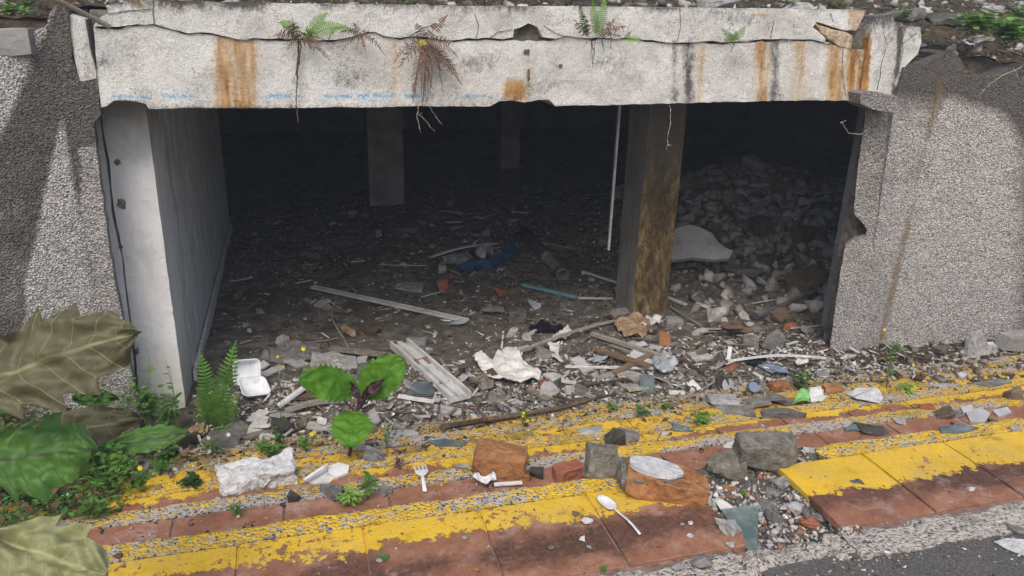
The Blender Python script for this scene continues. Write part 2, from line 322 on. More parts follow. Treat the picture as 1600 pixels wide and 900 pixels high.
def leafmat(key, name, c1, c2, vein, vf=.55, trans=.25, rough=.5, uv=True, vw=.05):
    b = B(name, rough)
    c = b.mix(b.step(b.noise(9, 5, .6), .35, .65), c1, c2)
    c = b.mix(b.math('MULTIPLY', b.step(b.noise(50, 4, .8), .56, .72), .45), c, tuple(x*.5 for x in c1))
    c = b.mix(b.math('MULTIPLY', b.step(b.noise(22, 6, .8), .64, .70), .6), c, (.13, .085, .035))
    h = b.noise(60, 4)
    if uv:
        u = b.sep(b.n('ShaderNodeUVMap').outputs[0]); au = b.math('ABSOLUTE', u[0])
        ph = b.math('SUBTRACT', u[1], b.math('MULTIPLY', au, .75)); pp = b.math('PINGPONG', b.math('MULTIPLY', ph, 7.), .5)
        lat = b.step(pp, vw, .0)
        mid = b.step(au, .016, .006)
        ph2 = b.math('PINGPONG', b.math('MULTIPLY', b.math('ADD', au, b.math('MULTIPLY', u[1], .5)), 22.), .5)
        ter = b.math('MULTIPLY', b.step(ph2, .13, .0), .18)
        vm = b.math('MAXIMUM', b.math('MAXIMUM', lat, mid), ter)
        c = b.mix(b.math('MULTIPLY', vm, vf), c, vein)
        h = b.math('ADD', vm, b.math('MULTIPLY', h, .4))
    c = b.mix(1., c, b.ramp(b.rnd(), [(0, .8), (1, 1.)]), 'MULTIPLY')
    m_ = b.done(c, b.bump(h, .0012, .6))
    tr = b.n('ShaderNodeBsdfTranslucent'); b.L(c, tr.inputs[0]); mx = b.n('ShaderNodeMixShader'); mx.inputs[0].default_value = trans
    o = b.t.nodes['Material Output']; b.L(b.b.outputs[0], mx.inputs[1]); b.L(tr.outputs[0], mx.inputs[2]); b.L(mx.outputs[0], o.inputs[0])
    MT[key] = m_
leafmat('lolive', 'leaf_underside_olive', (.085, .078, .042), (.135, .125, .07), (.33, .33, .16), .55)
leafmat('lgreen', 'leaf_green', (.06, .15, .025), (.105, .23, .045), (.08, .065, .07), .7)
leafmat('lpale', 'leaf_pale', (.26, .27, .12), (.34, .35, .18), (.50, .50, .28), .6)
leafmat('lbright', 'leaf_bright_green', (.075, .22, .012), (.13, .32, .022), (.20, .40, .07), .35, .35)
leafmat('lmid', 'leaf_mid_green', (.035, .14, .012), (.065, .21, .022), (.10, .27, .06), .35, .3)
leafmat('lpurple', 'leaf_purple', (.07, .045, .045), (.13, .08, .08), (.16, .05, .06), .4)
leafmat('herb', 'herb_leaf', (.055, .15, .025), (.14, .30, .06), (0, 0, 0), 0, .3, uv=False)
leafmat('fernm', 'fern_frond', (.085, .25, .03), (.20, .43, .07), (0, 0, 0), 0, .35, uv=False)
leafmat('herbl', 'herb_leaf_light', (.16, .34, .05), (.30, .50, .12), (0, 0, 0), 0, .35, uv=False)
leafmat('herbd', 'herb_leaf_dark', (.022, .055, .012), (.05, .10, .025), (0, 0, 0), 0, .2, uv=False)
leafmat('dead', 'dead_fern', (.12, .065, .04), (.25, .15, .095), (0, 0, 0), 0, .2, uv=False)
leafmat('stemg', 'green_stem', (.11, .17, .05), (.18, .24, .08), (0, 0, 0), 0, .1, uv=False)
leafmat('stemp', 'purple_stem', (.12, .04, .045), (.20, .08, .08), (0, 0, 0), 0, .1, uv=False)
leafmat('yel', 'yellow_petal', (.80, .62, .01), (.85, .70, .02), (0, 0, 0), 0, .2, uv=False)
leafmat('whi', 'white_petal', (.78, .78, .76), (.82, .82, .80), (0, 0, 0), 0, .2, uv=False)
leafmat('red', 'red_petal', (.45, .02, .03), (.5, .04, .05), (0, 0, 0), 0, .2, uv=False)
b = B('dusty_green_glass', .25)
c = b.mix(b.step(b.noise(14, 6, .7), .45, .65), (.14, .20, .18), (.34, .38, .35)); b.b.inputs['Transmission Weight'].default_value = .45
MT['glass'] = b.done(c, b.bump(b.noise(30, 4), .001, .5))
# litter whose pieces each carry their own colour
b = B('mixed_litter', .9); c = b.attr('tone').outputs['Color']
c = b.mix(1., c, b.ramp(b.noise(60, 4, .7), [(.3, .6), (.7, 1.)]), 'MULTIPLY')
c = b.mix(1., c, (1.25, 1.25, 1.25), 'MULTIPLY')
MT['litter'] = b.done(c, b.bump(b.noise(90, 4), .004, .8))

# ------------------------------------------------------------ builders
def link(name, me, mat, parent=None, smooth=False):
    o = bpy.data.objects.new(name, me); COL.objects.link(o)
    if mat: 
        me.materials.clear(); me.materials.append(MT[mat])
    if smooth:
        for p in me.polygons: p.use_smooth = True
    if parent: o.parent = parent; o.matrix_parent_inverse = Matrix.Translation(-parent.location) if parent.type == 'EMPTY' and parent.get('_w') else Matrix()
    return o
def tag(o, label, cat, group=None):
    o['kind'] = 'thing'
    o['label'] = label; o['category'] = cat
    if group: o['group'] = group
    return o
def thing(name, label, cat, loc=(0, 0, 0), group=None):
    o = bpy.data.objects.new(name, None); COL.objects.link(o); o['kind'] = 'thing'; o.location = loc; o.empty_display_size = .05
    return tag(o, label, cat, group)
def part(name, me, mat, parent, smooth=False):
    """me is in world coordinates; shifts it to the parent's origin"""
    base = parent
    L_ = parent.location.copy()
    if parent.parent: L_ = L_ + parent.parent.location
    o = bpy.data.objects.new(name, me); COL.objects.link(o); me.materials.clear(); me.materials.append(MT[mat])
    if smooth:
        for p in me.polygons: p.use_smooth = True
    me.transform(Matrix.Translation(-L_)); o.parent = parent
    return o
def struct(name, me, mat, smooth=False):
    o = link(name, me, mat, None, smooth); o['kind'] = 'structure'; return o
def stuff(name, me, mat, label=None, parent=None, smooth=False):
    o = part(name, me, mat, parent, smooth) if parent else link(name, me, mat, None, smooth)
    o['kind'] = 'stuff'
    if label: o['label'] = label; o['category'] = name.replace('_', ' ')
    return o
def mk(name, vs, fs):
    me = bpy.data.meshes.new(name); me.from_pydata([tuple(v) for v in vs], [], fs); me.update(); return me
def frombm(name, bm):
    me = bpy.data.meshes.new(name); bm.to_mesh(me); bm.free(); return me
def top(name, me, mat, label, cat, group=None, smooth=False, origin=None):
    """a one-mesh thing; origin moved to its own base"""
    co = [v.co for v in me.vertices]
    o0 = origin or Vector((sum(c.x for c in co)/len(co), sum(c.y for c in co)/len(co), min(c.z for c in co)))
    me.transform(Matrix.Translation(-o0)); o = link(name, me, mat, None, smooth); o.location = o0
    return tag(o, label, cat, group)
def box(x0, x1, y0, y1, z0, z1, bev=.004, jit=0., cuts=0, name='box'):
    bm = bmesh.new(); bmesh.ops.create_cube(bm, size=1)
    for v in bm.verts: v.co = Vector(((x0+x1)/2+v.co.x*(x1-x0), (y0+y1)/2+v.co.y*(y1-y0), (z0+z1)/2+v.co.z*(z1-z0)))
    if cuts: bmesh.ops.subdivide_edges(bm, edges=bm.edges[:], cuts=cuts, use_grid_fill=True)
    if bev and not cuts: bmesh.ops.bevel(bm, geom=bm.edges[:], offset=bev, segments=1, affect='EDGES', clamp_overlap=True)
    if jit:
        for v in bm.verts: v.co += Vector((nz(*v.co, 9), nz(v.co.y, v.co.z, v.co.x, 9), nz(v.co.z, v.co.x, v.co.y, 9)))*jit
    return frombm(name, bm)
def refine(pts, step, jit, closed=True, seed=0, keep=None):
    out = []; n_ = len(pts); rng = random.Random(seed)
    for i in range(n_ if closed else n_-1):
        a, c = pts[i], pts[(i+1) % n_]; L_ = (Vector(c)-Vector(a)).length; k = max(1, int(L_/step))
        for j in range(k):
            p = Vector(a).lerp(Vector(c), j/k)
            if jit and j: p += Vector((rng.uniform(-jit, jit), rng.uniform(-jit, jit)))
            out.append(p)
    if not closed: out.append(Vector(pts[-1]))
    return out
def inside(p, poly):
    c = False; x, y = p; n_ = len(poly); j = n_-1
    for i in range(n_):
        xi, yi = poly[i]; xj, yj = poly[j]
        if (yi > y) != (yj > y) and x < (xj-xi)*(y-yi)/(yj-yi)+xi: c = not c
        j = i
    return c
def cdt(poly, res):
    poly = [Vector(p) for p in poly]; n_ = len(poly)
    xs = [p.x for p in poly]; ys = [p.y for p in poly]; pts = list(poly)
    y = min(ys)+res/2; r = 0
    while y < max(ys):
        x = min(xs)+res*(.5 if r % 2 else 0)
        while x < max(xs):
            q = (x+random.uniform(-.12, .12)*res, y+random.uniform(-.12, .12)*res)
            if inside(q, poly): pts.append(Vector(q))
            x += res
        y += res; r += 1
    v, e_, f, ov, oe, of = geometry.delaunay_2d_cdt(pts, [(i, (i+1) % n_) for i in range(n_)], [], 1, 1e-5)
    mp = {}
    for i, l in enumerate(ov):
        for k in l:
            if k < n_: mp[k] = i
    ring = [mp[k] for k in range(n_)]
    return v, f, ring
def plate(name, poly2, to3, outn, thick, res=.03, attrs=None, disp=.0, dscale=8.):
    """poly2: outline in 2-D (a, z); to3 maps to the world; extruded away from the viewer by thick along -outn"""
    v, f, ring = cdt(poly2, res); rs = set(ring)
    vs = []
    for i, p in enumerate(v):
        q = to3(p)
        if disp and i not in rs: q = q + outn*(nz(q.x, q.y, q.z, dscale)*disp + nz(q.x, q.y, q.z+9, dscale*5)*disp*.4)
        vs.append(q)
    n_ = len(vs); fs = [tuple(x) for x in f]
    r2 = []
    ring2 = [k for i, k in enumerate(ring) if k != ring[i-1]]
    for k in ring2: r2.append(len(vs)); vs.append(vs[k]-outn*thick)
    for i in range(len(ring2)):
        j = (i+1) % len(ring2); fs.append((ring2[i], ring2[j], r2[j], r2[i]))
    fs.append(tuple(reversed(r2)))
    bm = bmesh.new(); bv = [bm.verts.new(q) for q in vs]
    for q in fs:
        if len(set(q)) > 2:
            try: bm.faces.new([bv[k] for k in q])
            except ValueError: pass
    bmesh.ops.recalc_face_normals(bm, faces=bm.faces[:])
    me = frombm(name, bm)
    for an, fn in (attrs or {}).items():
        a = me.attributes.new(an, 'FLOAT', 'POINT')
        for i, vv_ in enumerate(me.vertices): a.data[i].value = fn(vv_.co)
    return me
def plateY(name, px, Y, thick, res=.03, attrs=None, disp=0., step=.05, jit=.004, seed=1, pts=None):
    poly = pts or [(onY(x, y, Y).x, onY(x, y, Y).z) for x, y in px]
    poly = refine(poly, step, jit, seed=seed)
    return plate(name, poly, lambda p: Vector((p[0], Y, p[1])), Vector((0, -1, 0)), thick, res, attrs, disp)
def topx(p):   # world -> photo pixel, for stain maps that follow what is seen on the wall
    d = p-CAM; z = d.dot(fwd); return 800+F*d.dot(rt)/z, 450-F*d.dot(upv)/z
def rockmesh(w_, d_, h_, seed, n=14, sub=1, rough=.06, boxy=.6):
    rng = random.Random(seed); bm = bmesh.new()
    for i in range(n):
        if rng.random() < boxy: p = Vector([rng.choice((-1, 1))*rng.uniform(.75, 1) for _ in range(3)])
        else:
            p = Vector([rng.gauss(0, 1) for _ in range(3)]); p.normalize()
        bm.verts.new((p.x*w_/2, p.y*d_/2, (p.z+1)*h_/2))
    r = bmesh.ops.convex_hull(bm, input=bm.verts[:])
    bmesh.ops.delete(bm, geom=list({g for g in r['geom_interior'] if isinstance(g, bmesh.types.BMVert)}), context='VERTS')
    if sub:
        bmesh.ops.bevel(bm, geom=bm.edges[:], offset=min(w_, d_, h_)*.07, segments=1, affect='EDGES', clamp_overlap=True)
        bmesh.ops.triangulate(bm, faces=bm.faces[:])
        if sub > 1: bmesh.ops.subdivide_edges(bm, edges=bm.edges[:], cuts=sub, use_grid_fill=True)
        s_ = max(w_, d_, h_)
        for v in bm.verts:
            q = v.co/s_; v.co += Vector((nz(q.x, q.y, q.z+seed, 4), nz(q.y, q.z, q.x+seed, 4), nz(q.z, q.x, q.y+seed, 4)))*rough*s_
            if sub > 1:
                q *= 4; v.co += Vector((nz(q.x, q.y, q.z+seed, 4), nz(q.y, q.z, q.x+seed, 4), nz(q.z, q.x, q.y+seed, 4)))*rough*s_*.25
    bmesh.ops.recalc_face_normals(bm, faces=bm.faces[:])
    return frombm('rock', bm)
def brickmesh(w_, d_, h_, seed, cutc=.25, cuts=7, rough=.006):
    """a brick with knocked-off corners and a chipped skin"""
    rng = random.Random(seed); bm = bmesh.new(); bmesh.ops.create_cube(bm, size=1)
    for v in bm.verts: v.co = Vector((v.co.x*w_, v.co.y*d_, v.co.z*h_))
    for k in range(4):
        n_ = Vector((rng.choice((-1, 1)), rng.choice((-1, 1)), rng.choice((-1, 1)))); n_ = Vector((n_.x/w_, n_.y/d_, n_.z/h_)).normalized()
        n_ = (n_+Vector([rng.uniform(-.4, .4) for _ in range(3)])).normalized()
        reach = max(v.co.dot(n_) for v in bm.verts); c_ = n_*reach*(1-cutc*rng.uniform(.3, 1))
        r = bmesh.ops.bisect_plane(bm, geom=bm.verts[:]+bm.edges[:]+bm.faces[:], plane_co=c_, plane_no=n_, clear_outer=True)
        ed = [g for g in r['geom_cut'] if isinstance(g, bmesh.types.BMEdge)]
        if ed: bmesh.ops.edgeloop_fill(bm, edges=ed)
    bmesh.ops.bevel(bm, geom=bm.edges[:], offset=min(w_, d_, h_)*.05, segments=1, affect='EDGES', clamp_overlap=True)
    bmesh.ops.triangulate(bm, faces=bm.faces[:])
    for _ in range(4):
        ls = [e_ for e_ in bm.edges if e_.calc_length() > max(w_, d_)/cuts]
        if not ls: break
        bmesh.ops.subdivide_edges(bm, edges=ls, cuts=1)
        bmesh.ops.triangulate(bm, faces=bm.faces[:])
    for v in bm.verts:
        q = v.co; a_ = Vector((nz(q.x, q.y, q.z+seed, 45), nz(q.y, q.z, q.x+seed, 45), nz(q.z, q.x, q.y+seed, 45)))
        b_ = Vector((nz(q.x, q.y, q.z+seed, 13), nz(q.y, q.z, q.x+seed, 13), nz(q.z, q.x, q.y+seed, 13)))
        v.co += a_*rough + b_*rough*1.6
    for v in bm.verts: v.co.z += h_/2
    bmesh.ops.recalc_face_normals(bm, faces=bm.faces[:])
    return frombm('brick', bm)
def place(o, p, rz=0., rx=0., ry=0., sink=.0):
    o.location = (p.x, p.y, p.z-sink); o.rotation_euler = (rx, ry, rz); return o
def tube(pts, r, sides=6, name='tube', r_end=None):
    vs, fs = [], []; n_ = len(pts)
    for i, p in enumerate(pts):
        p = Vector(p); a = Vector(pts[max(0, i-1)]); c_ = Vector(pts[min(n_-1, i+1)]); d = (c_-a).normalized()
        u_ = d.cross(Vector((0, 0, 1)) if abs(d.z) < .9 else Vector((1, 0, 0))).normalized(); w_ = d.cross(u_)
        rr = r if r_end is None else r+(r_end-r)*i/(n_-1)
        for k in range(sides):
            t = 2*math.pi*k/sides; vs.append(p+u_*math.cos(t)*rr+w_*math.sin(t)*rr)
    for i in range(n_-1):
        for k in range(sides):
            a = i*sides+k; b_ = i*sides+(k+1) % sides; fs.append((a, b_, b_+sides, a+sides))
    fs.append(tuple(range(sides))[::-1]); fs.append(tuple((n_-1)*sides+k for k in range(sides)))
    return mk(name, vs, fs)
def joinm(ms, name='joined'):
    bm = bmesh.new()
    for m_ in ms: bm.from_mesh(m_); bpy.data.meshes.remove(m_)
    return frombm(name, bm)
def bar(p1, p2, w_, h_, prof=None, seg=8, bend=0., name='bar', lift=0., twist=0.):
    """a strip with a cross-section between two points; prof is a list of (across, up) in units of w_, h_"""
    prof = prof or [(-.5, 0), (.5, 0), (.5, 1), (-.5, 1)]
    p1, p2 = Vector(p1), Vector(p2); d = (p2-p1).normalized(); s_ = d.cross(Vector((0, 0, 1))).normalized(); u_ = s_.cross(d)
    vs, fs = [], []; k = len(prof)
    for i in range(seg+1):
        t = i/seg; c_ = p1.lerp(p2, t)+u_*(bend*math.sin(math.pi*t)+lift)
        a_ = twist*t; s2 = s_*math.cos(a_)+u_*math.sin(a_); u2 = u_*math.cos(a_)-s_*math.sin(a_)
        for (a, q) in prof: vs.append(c_+s2*a*w_+u2*q*h_)
    for i in range(seg):
        for j in range(k): fs.append((i*k+j, i*k+(j+1) % k, (i+1)*k+(j+1) % k, (i+1)*k+j))
    fs.append(tuple(range(k))[::-1]); fs.append(tuple(seg*k+j for j in range(k)))
    bm = bmesh.new(); bv = [bm.verts.new(v) for v in vs]
    for f in fs: bm.faces.new([bv[j] for j in f])
    bmesh.ops.recalc_face_normals(bm, faces=bm.faces[:])
    return frombm(name, bm)
CHAN = [(-.5, 0), (.5, 0), (.5, 1), (.38, 1), (.38, .35), (.12, .35), (.12, .8), (-.12, .8), (-.12, .35), (-.38, .35), (-.38, 1), (-.5, 1)]
def sheet(name, px, mat, label, cat, lift=.01, crump=.02, cs=9., thick=.0015, res=.018, group=None, seed=0, tilt=None, smooth=True, jit=.003, parent=None, pl=None, flat=False):
    """paper, foil, cloth or slab lying on the ground; px outlines it"""
    zf = None
    if flat:
        zf = G(*pg(sum(q[0] for q in px)/len(px), sum(q[1] for q in px)/len(px)).xy); pl = [onZ(x, y, zf+lift) for x, y in px]
    w3 = pl or [pg(x, y) for x, y in px]
    poly = refine([(p.x, p.y) for p in w3], max(res*1.5, .02), jit, seed=seed)
    v, f, ring = cdt(poly, res); cx = sum(p[0] for p in v)/len(v); cy = sum(p[1] for p in v)/len(v)
    zc = sum(G(p[0], p[1]) for p in v)/len(v); zmin = None; vs = []
    for p in v:
        z = zf+lift if flat else zc*.5+G(p[0], p[1])*.5+lift
        r = abs(nz(p[0], p[1], seed*3.1, cs))+.45*abs(nz(p[0], p[1], seed*5.+4, cs*2.3))
        z += crump*(r*1.25)
        if tilt: z += (p[0]-cx)*tilt[0]+(p[1]-cy)*tilt[1]
        vs.append(Vector((p[0], p[1], z)))
    fs = [tuple(t) for t in f]
    n_ = len(vs); vs += [q-Vector((0, 0, thick)) for q in vs]
    fs += [tuple(k+n_ for k in reversed(t)) for t in fs]
    rg = [k for i, k in enumerate(ring) if k != ring[i-1]]
    for i in range(len(rg)): j = (i+1) % len(rg); fs.append((rg[j], rg[i], rg[i]+n_, rg[j]+n_))
    me = mk(name, vs, fs)
    if parent: return part(name, me, mat, parent, smooth)
    return top(name, me, mat, label, cat, group, smooth)
def grid(x0, x1, y0, y1, n, m_, fn, name='grid'):
    vs = [(x0+(x1-x0)*i/n, y0+(y1-y0)*j/m_) for j in range(m_+1) for i in range(n+1)]
    vs = [(x, y, fn(x, y)) for x, y in vs]
    fs = [(j*(n+1)+i, j*(n+1)+i+1, (j+1)*(n+1)+i+1, (j+1)*(n+1)+i) for j in range(m_) for i in range(n)]
    return mk(name, vs, fs)

# ------------------------------------------------------------ the place: ground, walls, room
ang = lambda x, y: 0.
me = grid(-40, 40, -40, 0.6, 8, 6, lambda x, y: -.012); 
bm = bmesh.new(); bm.from_mesh(me)
road = grid(-3, 6, .6, 1.44, 180, 18, lambda x, y: -.006+.004*nz(x, y, 0, 5)+.0025*nz(x, y, 0, 30)-0); 
struct('asphalt_road', road, 'asphalt', True)
struct('asphalt_ground', frombm('g', bm), 'asphalt')
struct('asphalt_shoulder', mk('s', [(-40, .6, -.012), (-3, .6, -.012), (-3, 1.44, -.012), (-40, 1.44, -.012), (6, .6, -.012), (40, .6, -.012), (40, 1.44, -.012), (6, 1.44, -.012)], [(0, 1, 2, 3), (4, 5, 6, 7)]), 'asphalt')
struct('basement_floor', grid(-5, 9.5, 3.3, 16, 190, 170, lambda x, y: floorz(x, y)+0.012*nz(x, y, 2, 14)), 'dirt', True)
struct('soil_bank', grid(-2.9, -.62, 2.36, 4.1, 60, 50, lambda x, y: max(soilz(x, y), -1.2)+0.012*nz(x, y, 4, 20)-max(0, (x+.80))*1.3), 'soil', True)
struct('soil_slope', grid(3.0, 5.6, 2.76, 3.9, 60, 36, lambda x, y: soilr(x, y)+.015*nz(x, y, 4, 18)-max(0, 3.35-x)*.6), 'soil', True)
struct('gap_earth', grid(.95, 1.68, 1.40, 1.98, 50, 40, lambda x, y: gapz(x, y)+0.012*nz(x, y, 5, 28)), 'gravel', True)
# earth above the roof and at both sides of the pit
def upz(x, y):
    z = 1.355+max(0, y-4.25)*.16+.03*nz(x, y, 0, 4)+.03*nz(x, y, 3, 11)
    if x > 3.42 and y < 4.9: z -= .17*min(1, (x-3.42)*6)*max(0, (4.9-y))/.8*(1+.3*nz(x, y, 2, 3))
    if x < -.95 and y < 4.4: z -= .05
    return z
struct('earth_above_roof', grid(-4, 8, 4.02, 9, 240, 100, upz), 'soil', True)
def behind(x0, x1, f, zb, nm):
    vs, fs = [], []; n_, m_ = 90, 14
    for j in range(m_+1):
        for i in range(n_+1):
            x = x0+(x1-x0)*i/n_; ya = f(x)+.03; yb = 4.05; y = ya+(yb-ya)*j/m_; t = j/m_
            vs.append((x, y, zb(x)*(1-t)+(upz(x, yb)+.004)*t+.018*nz(x, y, 3, 16)+.03*nz(x, y, 8, 6)))
    for j in range(m_):
        for i in range(n_): a = j*(n_+1)+i; fs.append((a, a+1, a+n_+2, a+n_+1))
    struct(nm, mk(nm, vs, fs), 'soil', True)
behind(3.50, 7.95, lambda x: 3.86-max(0, x-3.68)*.287+.04, lambda x: 1.06+.10*max(0, 1-abs(x-3.7)/.25), 'earth_behind_wall')
behind(-4.4, -.86, lambda x: 3.92-max(0, -.98-x)*.287+.05, lambda x: 1.23, 'earth_behind_wall')
struct('far_ground', mk('fg', [(-40, 9, 2.1), (40, 9, 2.1), (40, 30, 3), (-40, 30, 3), (-40, 1.44, -.02), (-4, 1.44, -.02), (-4, 9, 2.1), (8, 1.44, -.02), (40, 1.44, -.02), (8, 9, 2.1)], [(0, 1, 2, 3), (4, 5, 6, 0), (7, 8, 1, 9)]), 'soil')
struct('verge', box(5.3, 40, 1.445, 6, -1.2, -.008, 0), 'soil'); struct('verge', box(-40, -2.9, 1.445, 6, -1.2, -.30, 0), 'soil')
def wallbox(name, label, cat, dims, mat, bev=.01):
    me = box(*dims, bev=bev); return top(name, me, mat, label, cat)
struct('ceiling_slab', box(-5.2, 9.7, 4.24, 15.5, .96, 1.2, 0), 'dark')
wallbox('back_wall', 'dark concrete back wall at the far end of the basement', 'wall', (-5.2, 9.7, 14.6, 14.9, -1.1, .955), 'dark')
wallbox('basement_side_wall', 'dark concrete wall at the far right of the basement room', 'wall', (9.2, 9.6, 4.26, 14.59, -1.1, .955), 'dark')
wallbox('basement_side_wall', 'dark concrete wall beyond the end of the streaked plaster wall', 'wall', (-5.1, -4.8, 4.26, 14.59, -1.1, .955), 'dark')
wallbox('inner_front_wall', 'dark inside face of the front wall right of the opening', 'wall', (3.7, 9.19, 4.30, 4.5, -1.1, .955), 'dark')
# --- right wing wall
def stain_shadeR(p):
    x, y = topx(p); s_ = 0.
    s_ += max(0, min(1, ((x-1470)*.62-(y-150)+0)/60.))           # upper right, below a slanting edge
    s_ += max(0, min(1, (110+70-y)/60.))*.9
    s_ += .34 if x < 1390+(500-y)*.215 else 0  # painted shade: corner strip darkened so the fold reads as two planes
    s_ += max(0, min(1, (x-1560)/50.))*.7
    s_ += max(0, 1-abs(x-(1383+(520-y)*.2)-14)/14)*.30
    return min(1, s_)
def mossR(p):
    x, y = topx(p); xf = 1383+(500-y)*.235
    a = max(0, 1-abs(x-xf)/13)*(1 if 120 < y < 220 or y > 340 else .45)
    b_ = max(0, 1-abs(y-168)/8)*(1 if 1430 < x < 1475 else 0)
    c_ = max(0, (y-500)/90)*max(0, 1-(x-1290)/70) if x < 1360 else 0
    return min(1, .8*max(a, b_, c_))
rw = thing('wing_wall', 'rough-cast grey retaining wall right of the opening, its top broken away', 'wall', (3.6, 3.9, -.8))
Yr = 3.86
me = plateY('face_strip', [(1400, 152), (1407, 128), (1413, 106), (1440, 98), (1478, 84), (1459, 175), (1390, 500), (1361, 640), (1322, 640), (1335, 590), (1372, 340)], Yr, .07, .02, {'stain': stain_shadeR, 'moss': mossR}, .006, jit=.003)
part('corner_panel', me, 'rough', rw)
pf = onY(1460, 170, Yr); tn = rad(16); nrm = Vector((-math.sin(tn), -math.cos(tn), 0)); al = Vector((math.cos(tn), -math.sin(tn), 0))
def wingpts(px, p0, n_, a_):
    r = []
    for x, y in px:
        q = onP(x, y, p0, n_); r.append(((q-p0).dot(a_), q.z))
    return r
p0 = Vector((pf.x+.004, Yr+.004, 0))
wp = wingpts([(1476, 84), (1484, 80), (1491, 81), (1500, 90), (1508, 107), (1518, 113), (1530, 117), (1548, 118), (1562, 114), (1580, 106), (1586, 110), (1591, 122), (1600, 112)], p0, nrm, al)
wp = [(-.012, wp[0][1])]+wp[1:]+[(1.6, 1.10), (2.6, 1.14), (4.6, 1.12), (4.6, -1.0), (-.012, -1.0)]
me = plate('wing_panel', refine(wp, .05, .003), lambda q: p0+al*q[0]+Vector((0, 0, q[1])), nrm, .30, .022, {'stain': stain_shadeR, 'moss': mossR}, .006)
part('flared_panel', me, 'rough', rw)
jn = Vector((-math.sin(rad(38)), -math.cos(rad(38)), 0)); ja = Vector((-math.cos(rad(38)), math.sin(rad(38)), 0)); jp = Vector((3.466, 3.868, 0))
jq = wingpts([(1403, 174), (1375, 340), (1338, 590), (1326, 680), (1276, 680), (1290, 590), (1297, 540), (1305, 480), (1314, 420), (1321, 384), (1334, 374), (1352, 368), (1355, 360), (1349, 350), (1336, 336), (1334, 322), (1342, 250), (1354, 168)], jp, jn, ja)
jamb = plate('jamb', refine(jq, .04, .003, seed=5), lambda p: jp+ja*p[0]+Vector((0, 0, p[1])), jn, .07, .02, {'stain': lambda p: .30+.25*max(0, (.2+p.z)), 'moss': mossR}, .005)
part('jamb', jamb, 'rough', rw)
part('broken_core', box(3.42, 3.60, 3.99, 4.10, -1., .88, 0, .015, 8), 'core', rw)
me = plateY('corbel', [(1343, 146), (1360, 142), (1402, 150), (1400, 178), (1372, 173), (1345, 162)], 3.80, .14, .02, {'stain': lambda p: .55, 'moss': lambda p: .1}, .004)
part('corbel', me, 'rough', rw)
# concrete block above the corbel, end of the beam
def grime_shade_block(p):
    x, y = topx(p); return min(1, .9*max(0, 1-abs(x-(1396+(150-y)*.12))/8)*(.7+.9*nz(x*.1, y*.05, 2))+.5*max(0, (75-y)/40)+.26)  # upright dark bar is shade painted into the colour; the rest is grime
eb = plateY('end_block', [(1345, 144), (1358, 60), (1370, 26), (1393, 24), (1402, 40), (1438, 42), (1440, 66), (1434, 84), (1414, 104), (1404, 150), (1380, 146)], 3.88, .40, .015, {'rust': lambda p: 1. if topx(p)[0] < 1362-(topx(p)[1]-60)*.06 else 0., 'blue': lambda p: 0., 'grime': grime_shade_block}, .006, jit=.004, seed=8)
o = part('beam_end_block', eb, 'paint', rw)
# --- left wing wall
def stL(p):
    x, y = topx(p); s_ = 1.
    d = x+(y-60)*.42-72
    if d < 0: s_ = max(0, 1+d/18.)
    xl, xr = 95-(y-165)*.22, 100+(y-165)*.17
    if y > 160 and x < 140:
        ins = min(x-xl, xr-x)
        if ins > 0: s_ = max(0, 1-ins/12.)
    if x < 40 and y > 300: s_ = .8
    if x > 125 and y > 230: s_ = min(s_, .45)
    return s_
lw = thing('wing_wall', 'rough-cast retaining wall left of the opening with black mildew patches', 'wall', (-1.2, 3.9, -.8))
YL = 3.92
tl = rad(-16); nl = Vector((math.sin(-tl)*1, -math.cos(tl), 0)); all_ = Vector((math.cos(tl), -math.sin(tl), 0))*-1   # flares to the left and towards the street
nl = Vector((math.sin(rad(16)), -math.cos(rad(16)), 0)); all_ = Vector((-math.cos(rad(16)), -math.sin(rad(16)), 0))
pL = onY(123, 300, YL); p0l = Vector((pL.x-.004, YL+.004, 0))
wl = wingpts([(108, 24), (100, 12), (90, 10), (80, 34), (70, 44), (55, 48), (30, 54), (0, 58)], p0l, nl, all_)
wl = [(-.012, wl[0][1])]+wl[1:]+[(1.4, 1.235), (3.6, 1.24), (3.6, -1.0), (-.012, -1.0)]
me = plate('wing_panel', refine(wl, .04, .004, seed=3), lambda q: p0l+all_*q[0]+Vector((0, 0, q[1])), nl, .28, .022, {'stain': stL, 'moss': lambda p: 0.}, .006)
part('flared_panel', me, 'rough', lw)
me = plateY('strip', [(74, 30), (86, 14), (104, 12), (108, 24), (112, 90), (124, 128), (152, 122), (158, 178), (146, 194), (151, 240), (170, 380), (215, 640), (220, 700), (189, 700), (150, 467), (118, 270), (94, 130)], YL, .05, .02, {'stain': stL, 'moss': lambda p: .2 if topx(p)[1] > 200 else 0}, .006, jit=.004)
part('corner_panel', me, 'rough', lw)
me = plateY('pil', [(105, 22), (133, 30), (138, 60), (152, 122), (124, 128), (116, 90)], YL+.015, .2, .02, {'rust': lambda p: 0., 'blue': lambda p: 0., 'grime': lambda p: .45 if topx(p)[0] > 128 else .15}, .004, jit=.003)
part('pale_patch', me, 'paint', lw)
me = grid(-2.6, -1.0, 3.6, 4.2, 30, 10, lambda x, y: 1.235+.01*nz(x, y, 0, 8)); 
part('coping', box(-1.9, -1.06, 3.86, 4.03, 1.16, 1.262, 0, .02, 9), 'greyc', lw)
